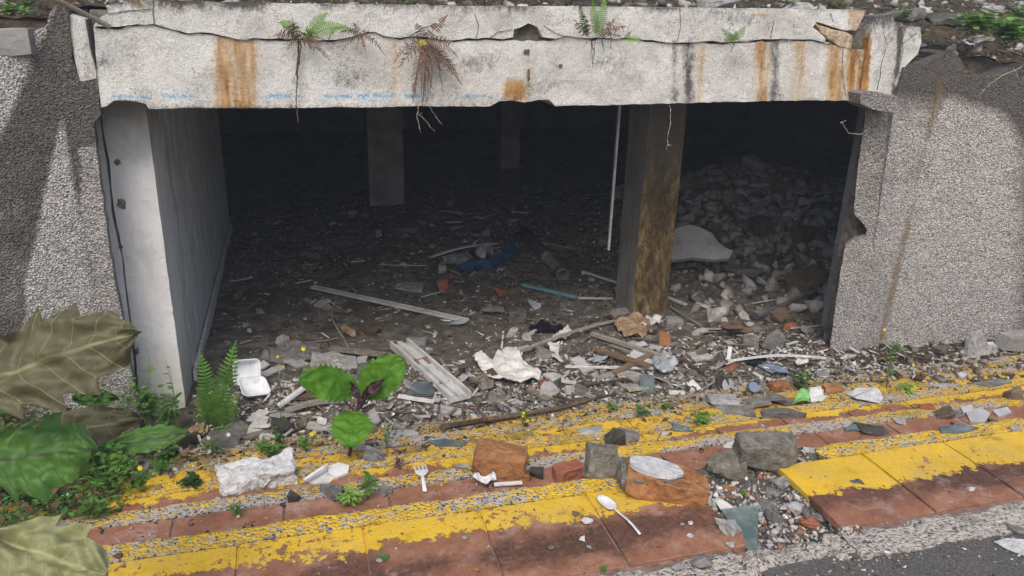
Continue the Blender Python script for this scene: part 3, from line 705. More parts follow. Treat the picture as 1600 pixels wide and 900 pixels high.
# --- lintel beam
crack = [(146, 42), (170, 42), (240, 38), (256, 43), (295, 53), (318, 51), (345, 56), (370, 62), (400, 60), (460, 61), (510, 63), (540, 60), (560, 54), (585, 50), (600, 57), (625, 60), (650, 57), (690, 63), (722, 62), (770, 60), (800, 61), (850, 63), (885, 56), (915, 60), (950, 60), (990, 60), (1020, 63), (1055, 68), (1100, 65), (1140, 66), (1180, 63), (1240, 62), (1268, 62), (1300, 68), (1325, 74), (1350, 76)]
def bands(lst, lo=None):
    def fn(p):
        x, y = topx(p); r = 0.
        for x0, x1, s_, y0 in lst:
            if y > y0:
                e_ = min(x-x0, x1-x)
                e_ += 4*nz(y*.03, x0*.7, 0)+2.5*nz(y*.1, x0, 3)
                if e_ > -6: r = max(r, s_*min(1, (e_+6)/15.)*min(1., (y-y0)/12.+.5)*(.85+.3*nz(x*.12, y*.02, x0)))
        return r
    return fn
rustL = bands([(332, 403, .80, 54), (610, 624, .52, 60), (652, 662, .3, 60), (1084, 1102, .55, 66), (1166, 1172, .4, 60), (1176, 1204, .72, 62), (1238, 1262, .7, 62), (1288, 1322, .85, 64), (1322, 1350, .95, 20), (408, 414, .25, 60)])
rustA = rustL
def rustL(p):
    x, y = topx(p); return max(rustA(p), 1.1*max(0, 1-math.hypot((x-806)/26., (y-142)/26.)**2))
grimeL = bands([(1046, 1062, .80, 60), (1064, 1088, .95, 60), (1200, 1222, .9, 56), (1180, 1200, .6, 60), (1222, 1240, .5, 56), (1326, 1344, .55, 50), (635, 700, .42, 56), (440, 490, .40, 56), (880, 930, .30, 56), (296, 320, .3, 50)])
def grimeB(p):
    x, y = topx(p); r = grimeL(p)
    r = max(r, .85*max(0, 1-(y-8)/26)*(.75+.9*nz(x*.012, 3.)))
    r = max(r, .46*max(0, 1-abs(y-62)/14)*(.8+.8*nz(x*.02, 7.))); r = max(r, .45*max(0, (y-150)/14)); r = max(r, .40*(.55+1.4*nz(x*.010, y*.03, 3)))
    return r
def blueL(p):
    x, y = topx(p)
    if not 141 < y < 160: return 0.
    for x0, x1 in [(172, 236), (250, 304), (411, 458), (505, 530), (532, 552), (556, 578), (580, 618), (632, 656), (700, 708), (722, 760)]:
        if x0 < x < x1: return .70*max(0, 1-abs(y-150)/8)
    return 0.
HC = [[(240, -2), (239, 20), (241, 38)], [(168, 22), (200, 17), (238, 14)], [(742, 22), (748, 40), (744, 60)], [(764, 60), (778, 50), (800, 46)], [(850, 40), (868, 52), (886, 58)], [(1062, 12), (1064, 40), (1058, 66)], [(1298, 20), (1302, 34)], [(1318, 60), (1316, 110), (1322, 150)], [(513, 62), (520, 46), (540, 40), (556, 52)], [(1392, 40), (1382, 70), (1372, 110), (1366, 142)], [(1210, 30), (1204, 60)], [(640, 56), (660, 44), (684, 36)], [(150, 100), (152, 140)]]
bmR = thing('lintel_beam', 'long cracked white painted concrete beam over the basement opening, rust streaked', 'beam', (1.2, 3.9, .93))
rc = random.Random(3); low = [(x, y-.4+3.4*max(0, .30+1.2*nz(x*.02, 1, 1))+rc.random()*1.5) for x, y in refine(crack, 10, 2.2, False, 5)]
bot = [(1348, 157), (1250, 157), (1100, 160), (1000, 163), (900, 165), (868, 166), (858, 156), (840, 156), (820, 160), (800, 157), (780, 158), (766, 166), (700, 166), (500, 168), (400, 169), (300, 169), (232, 170), (228, 162), (205, 158), (178, 157), (166, 166), (158, 168), (152, 120)]
hole_l = [(1351, 76+2)]
me = plateY('lower_face', low+bot, 3.90, .30, .016, {'rust': rustL, 'grime': grimeB, 'blue': blueL}, .005, step=.03, jit=.0025, seed=2)
part('lower_beam', me, 'paint', bmR)
upc = [(x, y-.5) for x, y in refine(crack, 12, 1.5, False, 9) if not 1300 < x < 1352]
upc = [q for q in upc if not 800 <= q[0] <= 850]
i0 = next(i for i, q in enumerate(upc) if q[0] > 850)
upc = upc[:i0]+[(802, 58), (803, 46), (815, 42), (826, 36), (840, 42), (848, 58)]+upc[i0:]
up_poly = [(150, 34), (158, 26), (170, 20), (165, 8), (200, 0), (330, 3), (700, 9), (860, 10), (1060, 12), (1250, 14), (1354, 16), (1345, 34), (1338, 48), (1322, 48), (1300, 42), (1276, 34), (1270, 42), (1290, 60), (1288, 68)]
me = plateY('upper_band', list(reversed(up_poly))[::-1]+[q for q in reversed(upc)], 3.888, .30, .016, {'rust': lambda p: (.55 if topx(p)[0] > 1326 else .0)+(.5 if (1175 < topx(p)[0] < 1200 and 20 < topx(p)[1] < 28) or (205 < topx(p)[0] < 228 and topx(p)[1] < 12) else 0), 'grime': grimeB, 'blue': lambda p: 0.}, .005, step=.03, jit=.0025, seed=4)
part('upper_band', me, 'paint', bmR)
me = plateY('flake', [(1272, 36), (1300, 46), (1322, 50), (1332, 56), (1330, 76), (1312, 72), (1296, 62), (1284, 52)], 3.893, .28, .02, {'rust': lambda p: .55, 'grime': lambda p: .4, 'blue': lambda p: 0.}, .008, step=.02, jit=.003, seed=6)
part('loose_flake', me, 'paint', bmR)
part('core', box(-.83, 3.3, 3.93, 4.24, .965, 1.345, 0, .012, 14), 'core', bmR)
for i, h in enumerate(HC):
    hp = [onY(x, y, 3.8835 if i not in (7, 12) else 3.896) for x, y in h]; hp = [p+Vector((nz(k, i, 0)*.01, 0, nz(k, i, 5)*.008)) for k, p in enumerate([hp[j].lerp(hp[j+1], f/4) for j in range(len(hp)-1) for f in range(4)]+[hp[-1]])]
    part('hairline_crack', tube(hp, .0016, 4), 'core', bmR)
p1, p2 = onY(826, 108, 3.885), onY(826, 126, 3.885)
part('rusty_bar', tube([p1, p2], .006, 6), 'rustmetal', bmR)
for (xx, yy, rr_) in [(823, 80, .014), (876, 102, .009)]:
    q = onY(xx, yy, 3.896); me = rockmesh(rr_*2.4, .01, rr_*2, 3, 12, 1); me.transform(Matrix.Translation(q-Vector((0, 0, rr_))))
    part('filled_hole', me, 'rockd', bmR)
me = rockmesh(.13, .05, .11, 12, 16, 2, .12); me.transform(Matrix.Translation(onY(808, 150, 3.93)+Vector((0, 0, -.02)))); part('rusty_spall', me, 'rustmetal', bmR)
# --- pillars
lp = thing('front_pillar', 'white limewashed pillar at the left jamb, split by a vertical crack', 'pillar', (-.85, 4.3, -.85))
ck = [(154, 150), (160, 206), (168, 250), (172, 290), (176, 330), (186, 378), (192, 405), (194, 430), (203, 500), (210, 560), (216, 640), (224, 700)]
ckw = [2.5, 3.5, 6, 3.5, 5, 5, 2.5, 3.5, 3, 5, 4, 4]
ckr = [(onY(x+w_/2, y, 4.2).x, onY(x, y, 4.2).z) for (x, y), w_ in zip(ck, ckw)]; ckl = [(onY(x-w_/2, y, 4.2).x, onY(x, y, 4.2).z) for (x, y), w_ in zip(ck, ckw)]
pe = refine([(-.70, -1.05), (-.70, .955)]+[(ckr[0][0], .955)]+ckr[1:-1]+[(ckr[-1][0], -1.05)], .04, .0015)
part('pillar_face', plate('pf', pe, lambda p: Vector((p[0], 4.2, p[1])), Vector((0, -1, 0)), .34, .03, None, .006), 'lime', lp)
pe = [(-1.16, -1.05), (ckl[-1][0], -1.05)]+ckl[1:-1][::-1]+[(ckl[0][0], .955), (-1.16, .955)]
for (xx, yy, ww, hh_, sd_) in [(190, 318, .045, .06, 3), (184, 254, .03, .035, 5), (189, 386, .022, .02, 7), (214, 548, .02, .05, 9)]:
    q = onY(xx, yy, 4.197); me = rockmesh(ww, .016, hh_, sd_, 16, 2, .12, .2); me.transform(Matrix.Translation(q-Vector((0, 0, hh_/2)))); part('chipped_patch', me, 'rock', lp)
part('cracked_edge', plate('pe', refine(pe, .05, .002), lambda p: Vector((p[0], 4.205, p[1])), Vector((0, -1, 0)), .3, .03, None, .006), 'lime', lp)
part('crack_filling', box(-1.1, -.75, 4.232, 4.5, -.94, .95, 0, .008, 5), 'core', lp)
sw = thing('plaster_side_wall', 'long grey streaked plaster wall running back inside the basement on the left', 'wall', (-.8, 6.3, -.85))
part('wall_face', plate('sf', refine([(4.545, -.95), (8.1, -.95), (8.1, .955), (4.545, .955)], .2, 0), lambda p: Vector((-.703, p[0], p[1])), Vector((1, 0, 0)), .25, .08, None, .012), 'streak', sw)
part('skirting', bar((-.685, 4.56, -.82), (-.685, 8.0, -.82), .02, .10), 'streak', sw)
def pillar(x0, x1, y0, y1, label, mat, seed):
    t = thing('pillar', label, 'pillar', ((x0+x1)/2, (y0+y1)/2, -.85))
    part('shaft', box(x0, x1, y0, y1, -.95, .958, 0, .006, 12), mat, t)
    return t
mp_ = pillar(2.37, 2.655, 4.95, 5.27, 'square concrete pillar in the middle of the opening, wet and stained brown', 'wet', 1)
part('footing', box(2.33, 2.70, 4.92, 5.31, -.95, -.765, 0, .012, 4), 'core', mp_)
pillar(.79, 1.19, 8.85, 9.2, 'dim grey square pillar deep inside the basement, left of centre', 'greyc', 2)
pillar(2.86, 3.14, 10.75, 11.05, 'farthest faint pillar, barely seen at the back of the basement', 'greyc', 3)

# --- staircase
stt = thing('staircase', 'broken tiled steps with yellow painted nosings going down to the opening', 'stairs', (1, 2.4, -.4))
XL, XR = -2.6, 5.3
YT = [1.53]+EDGE
paint = [1.765, 2.262, 2.575, 2.90, 3.22]; wear = [.02, .12, .10, .16, .18]
def rough_box(x0, x1, y0, y1, z0, z1, nx, seed, amp=.006, yj=.008, endj=0.):
    """strip whose long edges are worn: cross-section swept along X"""
    prof = [(y0, z0), (y0, z1), ((y0*3+y1)/4, z1), ((y0+y1)/2, z1), ((y0+y1*3)/4, z1), (y1-.012, z1), (y1-.003, z1-.006), (y1, z1-.02), (y1, z0)]
    vs, fs = [], []; k = len(prof)
    for i in range(nx+1):
        x = x0+(x1-x0)*i/nx; wy = yj*(nz(x, seed, 0, 9)+.6*nz(x, seed, 5, 31))
        for j, (y, z) in enumerate(prof):
            dx = endj*nz(y*30, z*30, seed) if i in (0, nx) else 0
            vs.append((x+dx, y+(wy if j > 4 else (wy*.5 if j < 2 else 0)), z+(amp*(nz(x, y, seed, 14)+.5*nz(x, y, seed, 50)) if 0 < j < 7 else 0)-(abs(wy)*.7 if 4 < j < 8 else 0)))
    for i in range(nx):
        for j in range(k): fs.append((i*k+j, (i+1)*k+j, (i+1)*k+(j+1) % k, i*k+(j+1) % k))
    fs.append(tuple(range(k))); fs.append(tuple(nx*k+j for j in range(k))[::-1])
    bm = bmesh.new(); bv = [bm.verts.new(v) for v in vs]
    for f in fs: bm.faces.new([bv[j] for j in f])
    bmesh.ops.recalc_face_normals(bm, faces=bm.faces[:])
    return frombm('strip', bm)
for i in range(5):
    zt = -.15*i; y0, y1 = YT[i], YT[i+1]
    if i == 0:
        spans = [(XL, 1.13), (1.53, XR)]
        part('step', box(XL, XR, y0-.2, y1-.01, -.9, -.13, 0), 'stepc', stt)
        for a, c_ in spans:
            o = part('step', box(a, c_, y0-.11, y1-.09, -.128, -.007, 0), 'grout', stt); o.color = (paint[i]/10, .1, 0, 1)
    else:
        o = part('step', box(XL, XR, y0-.009, y1-.03, -.9-.001*i, zt-.007, 0), 'grout', stt); o.color = (paint[i]/10, .1, 0, 1)
    # nosing
    ns = [(XL, .96), (1.66, XR)] if i == 0 else [(XL, XR)]
    for a, c_ in ns:
        o = part('nosing', rough_box(a, c_, y1-.082, y1, zt-.07, zt+.002, int((c_-a)*60), 3.3*i+a, .004, .009, .03), 'pebble', stt)
        o.color = (paint[i]/10, wear[i]+.24, 0, 1)
if True:
    for a, c_ in [(XL, 1.10), (1.44, XR)]:
        o = part('edge_strip', rough_box(a, c_, 1.405, 1.525, -.10, .001, int((c_-a)*90), 9.+a, .006, .03, .06), 'pebble', stt); o.color = (.9, .3, 0, 1)
o = part('edge_strip', rough_box(1.06, 1.47, 1.40, 1.535, -.10, -.012, 40, 21., .03, .05, .04), 'pebble', stt); o.color = (.9, .3, 0, 1)
tile_cache = {}
def tilemesh(w_, d_, seed, corner=None):
    rng = random.Random(seed); pts = [(-w_/2, -d_/2), (w_/2, -d_/2), (w_/2, d_/2), (-w_/2, d_/2)]
    if corner is not None: pts = corner
    poly = refine(pts, .035 if corner else .08, .0016 if corner else .0008, seed=seed)
    bm = bmesh.new(); vs = [bm.verts.new((p[0], p[1], 0)) for p in poly]; f = bm.faces.new(vs)
    r = bmesh.ops.extrude_face_region(bm, geom=[f]); nv = [g for g in r['geom'] if isinstance(g, bmesh.types.BMVert)]
    for v in nv: v.co.z = .022
    tf = [g for g in r['geom'] if isinstance(g, bmesh.types.BMFace)]
    bmesh.ops.bevel(bm, geom=[e_ for e_ in bm.edges if all(v.co.z > .02 for v in e_.verts)], offset=.0025, segments=1, affect='EDGES', clamp_overlap=True)
    bmesh.ops.recalc_face_normals(bm, faces=bm.faces[:])
    return frombm('tile', bm)
pitch = .337
shared = [tilemesh(pitch-.008, YT[1]-.086-YT[0]-.004, s_) for s_ in range(4)]
for i in range(5):
    zt = -.15*i; y0 = YT[i]+(.003 if i == 0 else -.002); y1 = YT[i+1]-.086; d_ = y1-y0
    x = -.225-pitch*7+(.11*i % pitch if i else 0); k = 0
    while x < XR-.05:
        xa, xb = x, x+pitch; x += pitch; k += 1; me = None; cx = (xa+xb)/2
        if i == 0:
            if xa < XL+.02: continue
            if xa > .70 and xa < .85: me = tilemesh(0, 0, 31, [(-.163, -d_/2), (.19, -d_/2), (.215, -d_/2+.06), (.165, .05), (.12, d_/2-.02), (.08, d_/2), (-.163, d_/2)])
            elif .85 <= xa < 1.45: 
                if xa > 1.3: me = tilemesh(0, 0, 33, [(-.10, -d_/2), (.163, -d_/2), (.163, d_/2), (-.02, d_/2), (-.10, .085), (-.135, .06)])
                else: continue
            else: me = shared[k % 4]
        else:
            if xa < XL: continue
            me = tilemesh(pitch-.008, d_-.002, 40+i*30+k)
            if i == 1 and random.random() < .0: continue
        if i >= 2 and (cx < -1. or cx > 3.2) and random.random() < .4: continue
        o = bpy.data.objects.new('tile', me); COL.objects.link(o); o.parent = stt
        if not me.materials: me.materials.append(MT['tile'])
        o.location = Vector((cx, (y0+y1)/2, zt-.022+random.uniform(-.0015, .0015)))-stt.location
        o.rotation_euler = (random.uniform(-.004, .004), random.uniform(-.004, .004), random.uniform(-.004, .004))
        o.color = (paint[i]/10-(.006 if i == 0 and cx > 1.4 else 0) + random.uniform(-.0015, .0015), wear[i]+(.27 if i == 0 and cx < 1 else .10), 0, 1)
# ------------------------------------------------------------ loose things
def nearp(px, py): p = pg(px, py); return (p.x, p.y)
LM = [('beside the wide white metal channel', (670, 585)), ('near the long thin metal strip', (600, 478)), ('by the blue plastic sheet', (755, 412)),
      ('beside the grey pipe', (852, 400)), ('at the foot of the brown stained pillar', (1010, 510)), ('in front of the pale plaster slab', (1100, 420)),
      ('next to the white foam tray', (410, 590)), ('beside the crumpled white paper', (800, 590)), ('along the streaked plaster wall', (365, 470)),
      ('near the jamb of the rough-cast wall', (1260, 570)), ('by the brown planks', (975, 562)), ('under the grey rod on the rubble heap', (1230, 478)),
      ('in the dark near the dim grey pillar', (600, 335)), ('behind the brown stained pillar', (1000, 330)), ('high on the rubble heap', (1230, 380)), ('in the mossy dirt behind the round leaves', (540, 520)), ('between the teal rod and the paper', (840, 520))]
LM = [(t, nearp(*q)) for t, q in LM]
def where(x, y): return min(LM, key=lambda l: (l[1][0]-x)**2+(l[1][1]-y)**2)[0]
def blocked(x, y, r=.05):
    return (2.3-r < x < 2.72+r and 4.9-r < y < 5.32+r) or (x < -.66+r and y < 8.2) or x > 8.9 or (.75-r < x < 1.22+r and 8.8-r < y < 9.25+r)
protos = [rockmesh(1, rng_, h_, 100+i, 13+i % 5, 1, .05, .55) for i, (rng_, h_) in enumerate([(.8, .6), (.6, .45), (.9, .7), (.7, .3), (.55, .5), (.85, .55), (.7, .7), (.6, .28)])]
def protoset(mat):
    r = []
    for m_ in protos:
        q = m_.copy(); q.materials.clear(); q.materials.append(MT[mat]); r.append(q)
    return r
PS = {k: protoset(k) for k in ('rock', 'rockw', 'rockd', 'rockb', 'redbrick')}
CN = {'rock': 'grey', 'rockw': 'pale', 'rockd': 'dark', 'rockb': 'brown', 'redbrick': 'red brick'}
def stone(x, y, s_, key, name='rubble_stone', suffix=None, group=None, rr=None):
    rr = rr or random
    o = bpy.data.objects.new(name, rr.choice(PS[key])); COL.objects.link(o)
    o.scale = (s_, s_*rr.uniform(.8, 1.1), s_*rr.uniform(.75, 1.1)); o.location = (x, y, G(x, y)-s_*.10)
    o.rotation_euler = (rr.uniform(-.35, .35), rr.uniform(-.35, .35), rr.uniform(0, 6.28))
    shp = ('blocky', 'wedge-shaped', 'chunky', 'flat', 'narrow', 'angular', 'rounded', 'slab-like')[next(i for i, q in enumerate(PS[key]) if q.name == o.data.name)]
    size = 'small' if s_ < .055 else ('fist-sized' if s_ < .10 else 'large')
    tag(o, f"{size} {shp} {CN[key]} rubble stone lying {suffix or where(x, y)}", 'stone', group or 'rubble stones strewn over the basement floor'); return o
R2 = random.Random(21); cnt = 0
while cnt < 175:
    x, y = R2.uniform(-.6, 5.2), 3.6+R2.random()**1.25*5.2
    if blocked(x, y): continue
    if x < 1.2 and 4.5 < y < 6.3 and R2.random() < .6: continue
    stone(x, y, R2.choice((.04, .045, .05, .055, .065, .08, .10, .13)), R2.choice(['rock']*4+['rockw']*3+['rockd']*3+['rockb']*2+['redbrick']), rr=R2); cnt += 1
cnt = 0
while cnt < 105:      # the heap behind the pillar
    x, y = R2.gauss(4.45, .85), R2.gauss(6.7, .95)
    if y < 4.6 or x < 3.0 or x > 6.8 or blocked(x, y): continue
    o = stone(x, y, R2.uniform(.10, .30), R2.choice(['rock']*5+['rockw']*3+['rockb']*2+['redbrick']), rr=R2); o.location.z -= .01; cnt += 1
# named stones and slabs in the basement
def rock_at(px, py, wpx, hpx, mat, label, name='rubble_stone', seed=1, dr=.8, rz=0., n=13, sub=2, rough=.05, boxy=.55, tilt=(0, 0), cat='stone', sink=.01, smooth=False):
    p = pg(px, py); k = sc(p); w_ = wpx*k; ca = (CAM-p).normalized().z
    d_ = w_*dr; h_ = max(.2*w_, (hpx*k-d_*ca*.8)/math.sqrt(1-ca*ca)) if True else 0
    me = rockmesh(w_, d_, h_, seed, n, sub, rough, boxy)
    o = link(name, me, mat, None, smooth); tag(o, label, cat)
    q = Vector((p.x, p.y, 0))+Vector((p.x, p.y, 0)).normalized()*d_*.5
    o.location = (q.x, q.y, G(p.x, p.y)-sink); o.rotation_euler = (tilt[0], tilt[1], rz-YAW); return o
for a in [(770, 498, 46, 26, 'rock', 'flat-topped grey concrete lump between the metal strip and the teal rod', 5), (809, 508, 34, 30, 'rock', 'rough grey concrete lump beside the flat-topped one', 6), (800, 527, 20, 12, 'rockw', 'small white stone below the two grey concrete lumps', 7),
          (634, 367, 46, 20, 'rock', 'dim rounded stone lying in the dark behind the long metal strip', 8), (487, 402, 42, 14, 'rock', 'flat almond shaped grey stone far from the metal strip', 9), (640, 458, 44, 16, 'rockw', 'flat pale stone near the blue plastic sheet', 10),
          (692, 428, 14, 18, 'rockw', 'upright little white stone by the red brick piece', 11), (690, 456, 26, 26, 'redbrick', 'dull red brick piece in front of the blue plastic sheet', 12), (651, 550, 34, 26, 'rock', 'grey stone resting on the top end of the white metal channel', 13),
          (671, 558, 14, 18, 'rockw', 'smooth white pebble right of the white metal channel', 14), (1038, 541, 20, 26, 'brick', 'orange brick lump at the foot of the stained pillar', 15), (1018, 524, 17, 18, 'rock', 'small grey stone left of the orange brick lump', 16),
          (1052, 512, 28, 20, 'rock', 'grey stone touching the corner of the stained pillar', 17), (1185, 503, 32, 26, 'rock', 'blocky grey stone at the lower end of the grey rod', 18), (1214, 508, 34, 30, 'rockb', 'tan stone half under the grey rod', 19), (1231, 517, 24, 16, 'redbrick', 'dark red brick piece right of the tan stone', 20),
          (1141, 530, 34, 30, 'rockb', 'squarish brown lump under the split plank', 21), (1115, 503, 26, 24, 'rockw', 'craggy pale lump left of the split plank', 22), (1170, 545, 30, 24, 'rock', 'grey slab stone behind the white rod', 23), (1200, 548, 40, 36, 'rock', 'tall grey stone pile top behind the white rod', 24),
          (1267, 431, 22, 22, 'rockw', 'pale rounded stone alone on the dark side of the heap', 25), (852, 565, 34, 26, 'rock', 'round grey lump beside the torn grey paper', 26), (868, 612, 20, 26, 'rock', 'upright grey stone right of the white paper', 27), (908, 620, 22, 24, 'rock', 'pointed grey stone above the dark root', 28), (890, 617, 18, 18, 'rockw', 'blue grey flat shard left of the pointed stone', 29),
          (1127, 608, 20, 26, 'rockd', 'dark curved lump behind the paint flecked step', 30), (415, 563, 20, 22, 'rock', 'small pyramid shaped stone behind the foam tray', 31), (780, 633, 36, 24, 'mossrock', 'olive brown stone on the lowest yellow step', 32), (655, 575, 40, 22, 'rockb', 'earth covered lump behind the channel', 33),
          (1155, 440, 70, 34, 'rock', 'broad grey slab stone at the near foot of the rubble heap', 34), (1110, 425, 60, 26, 'rockb', 'tilted concrete fragment under the pale plaster slab', 35), (1070, 415, 40, 18, 'rockd', 'dark fragment tucked under the pale plaster slab edge', 36)]:
    rock_at(*a[:4], a[4], a[5], seed=a[6])
# pale plaster slab on the heap
def slab(name, px, lift, thick, mat, label, cat, tilt=None, crump=.004, seed=1, Z=None):
    pl = [onZ(x, y, Z) for x, y in px] if Z is not None else [pg(x, y) for x, y in px]
    poly = refine([(p.x, p.y) for p in pl], .05, .006, seed=seed); cx = sum(p.x for p in poly)/len(poly); cy = sum(p.y for p in poly)/len(poly)
    zc = Z if Z is not None else G(cx, cy)
    tl = tilt or (0, 0)
    me = plate(name, poly, lambda p: Vector((p[0], p[1], zc+lift+(p[0]-cx)*tl[0]+(p[1]-cy)*tl[1])), Vector((0, 0, 1)), thick, .06, None, crump)
    return top(name, me, mat, label, cat)
def faceslab(px, c0, el, thick, mat, label):
    n_ = Vector((-.25, -math.sin(el), math.cos(el))).normalized(); c_ = onZ(*c0[:2], c0[2]); u_ = Vector((1, 0, 0)); u_ = (u_-n_*u_.dot(n_)).normalized(); w_ = n_.cross(u_)
    q2 = [((q-c_).dot(u_), (q-c_).dot(w_)) for q in [onP(x, y, c_, n_) for x, y in px]]
    return top('plaster_slab', plate('slab', refine(q2, .05, .008, seed=3), lambda p: c_+u_*p[0]+w_*p[1], n_, thick, .05, None, .008), mat, label, 'slab')
faceslab([(1046, 362), (1060, 355), (1078, 351), (1096, 356), (1112, 364), (1122, 377), (1132, 386), (1146, 392), (1139, 404), (1108, 405), (1080, 402), (1050, 406)], (1095, 380, -.40), rad(42), .05, 'plaster', 'large pale plaster slab lying tilted on the rubble heap behind the stained pillar')

slab('plaster_slab', [(1168, 345), (1180, 339), (1206, 343), (1204, 352), (1176, 358)], .02, .04, 'rock', 'small grey slab in the dark above the rubble heap', 'slab', None, .006, 4, Z=-.30)
# long strips, rods, planks
def two(x1, y1, x2, y2, l1=.012, l2=.012): return pg(x1, y1, l1), pg(x2, y2, l2)
def rod(name, label, cat, pts, wpx, mat, prof=None, hr=.5, bend=0., lift=(.012, .012), seg=10, twist=0.):
    p1, p2 = two(*pts, *lift); k = (sc(p1)+sc(p2))/2; w_ = wpx*k
    me = bar(p1, p2, w_, w_*hr, prof, seg, bend, twist=twist); return top(name, me, mat, label, cat)
rod('metal_strip', 'long thin double white metal strip lying across the bare dirt', 'strip', (488, 450, 730, 503), 9, 'metalw', CHAN, .5)
rod('metal_channel', 'wide ribbed white metal channel sloping down to the lowest step', 'channel', (624, 541, 720, 626), 34, 'metalw', CHAN, .35, lift=(.03, .02))
rod('metal_strip', 'bent pale strip lying behind the blue plastic sheet', 'strip', (671, 403, 778, 381), 6, 'metalw', None, .3, .03, (.02, .06))
rod('plastic_rod', 'thin teal rod lying left of a short white strip', 'rod', (817, 447, 901, 466), 5, 'teal', None, .8)
rod('plastic_strip', 'short white strip touching the end of the teal rod', 'strip', (903, 466, 957, 467), 6, 'metalw', None, .3)
rod('plastic_strip', 'white stick leaning to the brown stained pillar from the left', 'strip', (910, 425, 966, 443), 5, 'metalw', None, .5)
rod('plastic_strip', 'white strip end emerging behind the brown stained pillar', 'strip', (1044, 466, 1072, 477), 6, 'metalw', None, .4)
rod('plastic_strip', 'short white strip lying alone in the dirt beyond the pillar strip', 'strip', (1088, 475, 1108, 482), 7, 'metalw', None, .4)
rod('wire', 'thin grey wire running off behind the stained pillar', 'wire', (1046, 480, 1096, 511), 2.6, 'palet', None, 1)
rod('wood_stick', 'pale round stick lying in front of the stained pillar', 'stick', (925, 524, 1055, 566), 7, 'palet', None, .8, lift=(.02, .02))
rod('wood_stick', 'thinner stick half under the pale round stick', 'stick', (955, 541, 1012, 561), 4, 'palet', None, .8)
rod('plastic_strip', 'long white strip lying level under the crossed brown planks', 'strip', (884, 574, 1058, 577), 5, 'plastic', None, .5, lift=(.01, .015))
rod('wood_plank', 'upper brown plank of the crossed pair', 'plank', (932, 547, 1014, 574), 13, 'plank', None, .3, lift=(.03, .04))
rod('wood_plank', 'lower brown plank of the crossed pair', 'plank', (958, 585, 1017, 555), 11, 'plank', None, .3, lift=(.02, .03))
rod('wood_plank', 'split brown plank leaning on a lump at the near side of the heap', 'plank', (1128, 507, 1176, 520), 13, 'plank', None, .3, lift=(.04, .02))
rod('metal_rod', 'straight grey rod lying up the side of the rubble heap', 'rod', (1187, 494, 1276, 455), 5, 'pipe', None, .9, lift=(.08, .05))
rod('plastic_rod', 'long white rod bowed up in front of the heap beside the jamb', 'rod', (1137, 566, 1290, 561), 3, 'plastic', None, 1, .03, (.01, .03))
rod('plastic_strip', 'short upright white strip standing at the end of the bowed rod', 'strip', (1138, 563, 1141, 543), 6, 'plastic', None, .4, lift=(.0, .05))
rod('plastic_strip', 'white stick lying in front of the foam tray', 'strip', (436, 636, 478, 606), 9, 'metalw', None, .5, lift=(.01, .05))
rod('wood_stick', 'peeled white branch below the white stick near the foam tray', 'stick', (447, 645, 538, 628), 8, 'palet', None, .8, .02, (.02, .03))
rod('wood_stick', 'grey weathered branch behind the green leaves', 'stick', (515, 547, 603, 557), 8, 'stick', None, .7, lift=(.03, .03))
rod('plastic_strip', 'pale strip lying left of the crumpled white paper', 'strip', (688, 562, 712, 602), 5, 'stick', None, .6)
rod('foil_strip', 'blue edged white strip beside the channel by the lowest step', 'strip', (622, 620, 678, 629), 9, 'plastic', None, .3, lift=(.03, .03))
rod('foil_strip', 'thin white strip passing under the metal channel', 'strip', (630, 600, 685, 604), 5, 'plastic', None, .4)
rod('plastic_strip', 'teal white strip in the litter under the round grey lump', 'strip', (862, 594, 900, 600), 7, 'metalw', None, .4)
rod('wood_plank', 'flat grey board lying among litter above the dark root', 'plank', (826, 609, 858, 627), 13, 'stick', None, .25, lift=(.02, .01))
rod('wood_stick', 'long thin twig reaching from the white paper toward the pillar', 'stick', (808, 552, 962, 502), 3.5, 'palet', None, 1, .02, (.03, .03))
for a in [(695, 348, 722, 347), (692, 330, 722, 333), (800, 332, 826, 333), (741, 340, 757, 341), (548, 410, 570, 408), (462, 443, 488, 438), (362, 440, 395, 434)]:
    o = rod('plastic_strip', 'short pale sliver lying far back in the dark of the basement', 'strip', a, 3.5, 'metalw', None, .4); o['group'] = 'pale slivers far back in the dark'
# strip that hangs from the ceiling
p1, p2 = onY(968, 160, 5.0), onY(950, 391, 5.0)
me = joinm([bar(p1, p2, .022, .004, None, 12, .0), bar(p1+Vector((.012, -.004, 0)), p2+Vector((.012, -.004, 0)), .004, .012, None, 12)])
top('hanging_strip', me, 'metalw', 'long narrow white metal strip hanging from the ceiling left of the stained pillar', 'strip', origin=p1)
# pipe
p1, p2 = two(818, 362, 880, 430, .05, .04); d = (p2-p1).normalized()
t = thing('drain_pipe', 'dark grey round pipe with an ochre band lying beyond the blue plastic sheet', 'pipe', p2)
def hollow(p1, p2, r, wall, name='pipe'):
    n_ = 16; d = (p2-p1).normalized(); u_ = d.cross(Vector((0, 0, 1))).normalized(); w_ = d.cross(u_); vs, fs = [], []
    for (p, rr) in ((p1, r), (p2, r), (p2, r-wall), (p1, r-wall)):
        for k in range(n_): a = 2*math.pi*k/n_; vs.append(p+u_*math.cos(a)*rr+w_*math.sin(a)*rr)
    for s_ in range(4):
        for k in range(n_): fs.append((s_*n_+k, s_*n_+(k+1) % n_, ((s_+1) % 4)*n_+(k+1) % n_, ((s_+1) % 4)*n_+k))
    return mk(name, vs, fs)
part('tube', hollow(p1, p2, .048, .006), 'pipe', t, True)
part('collar', hollow(p1.lerp(p2, .93), p2+d*.01, .056, .007), 'pipe', t, True)
part('band', hollow(p1.lerp(p2, .56), p1.lerp(p2, .68), .052, .003), 'coco', t, True)
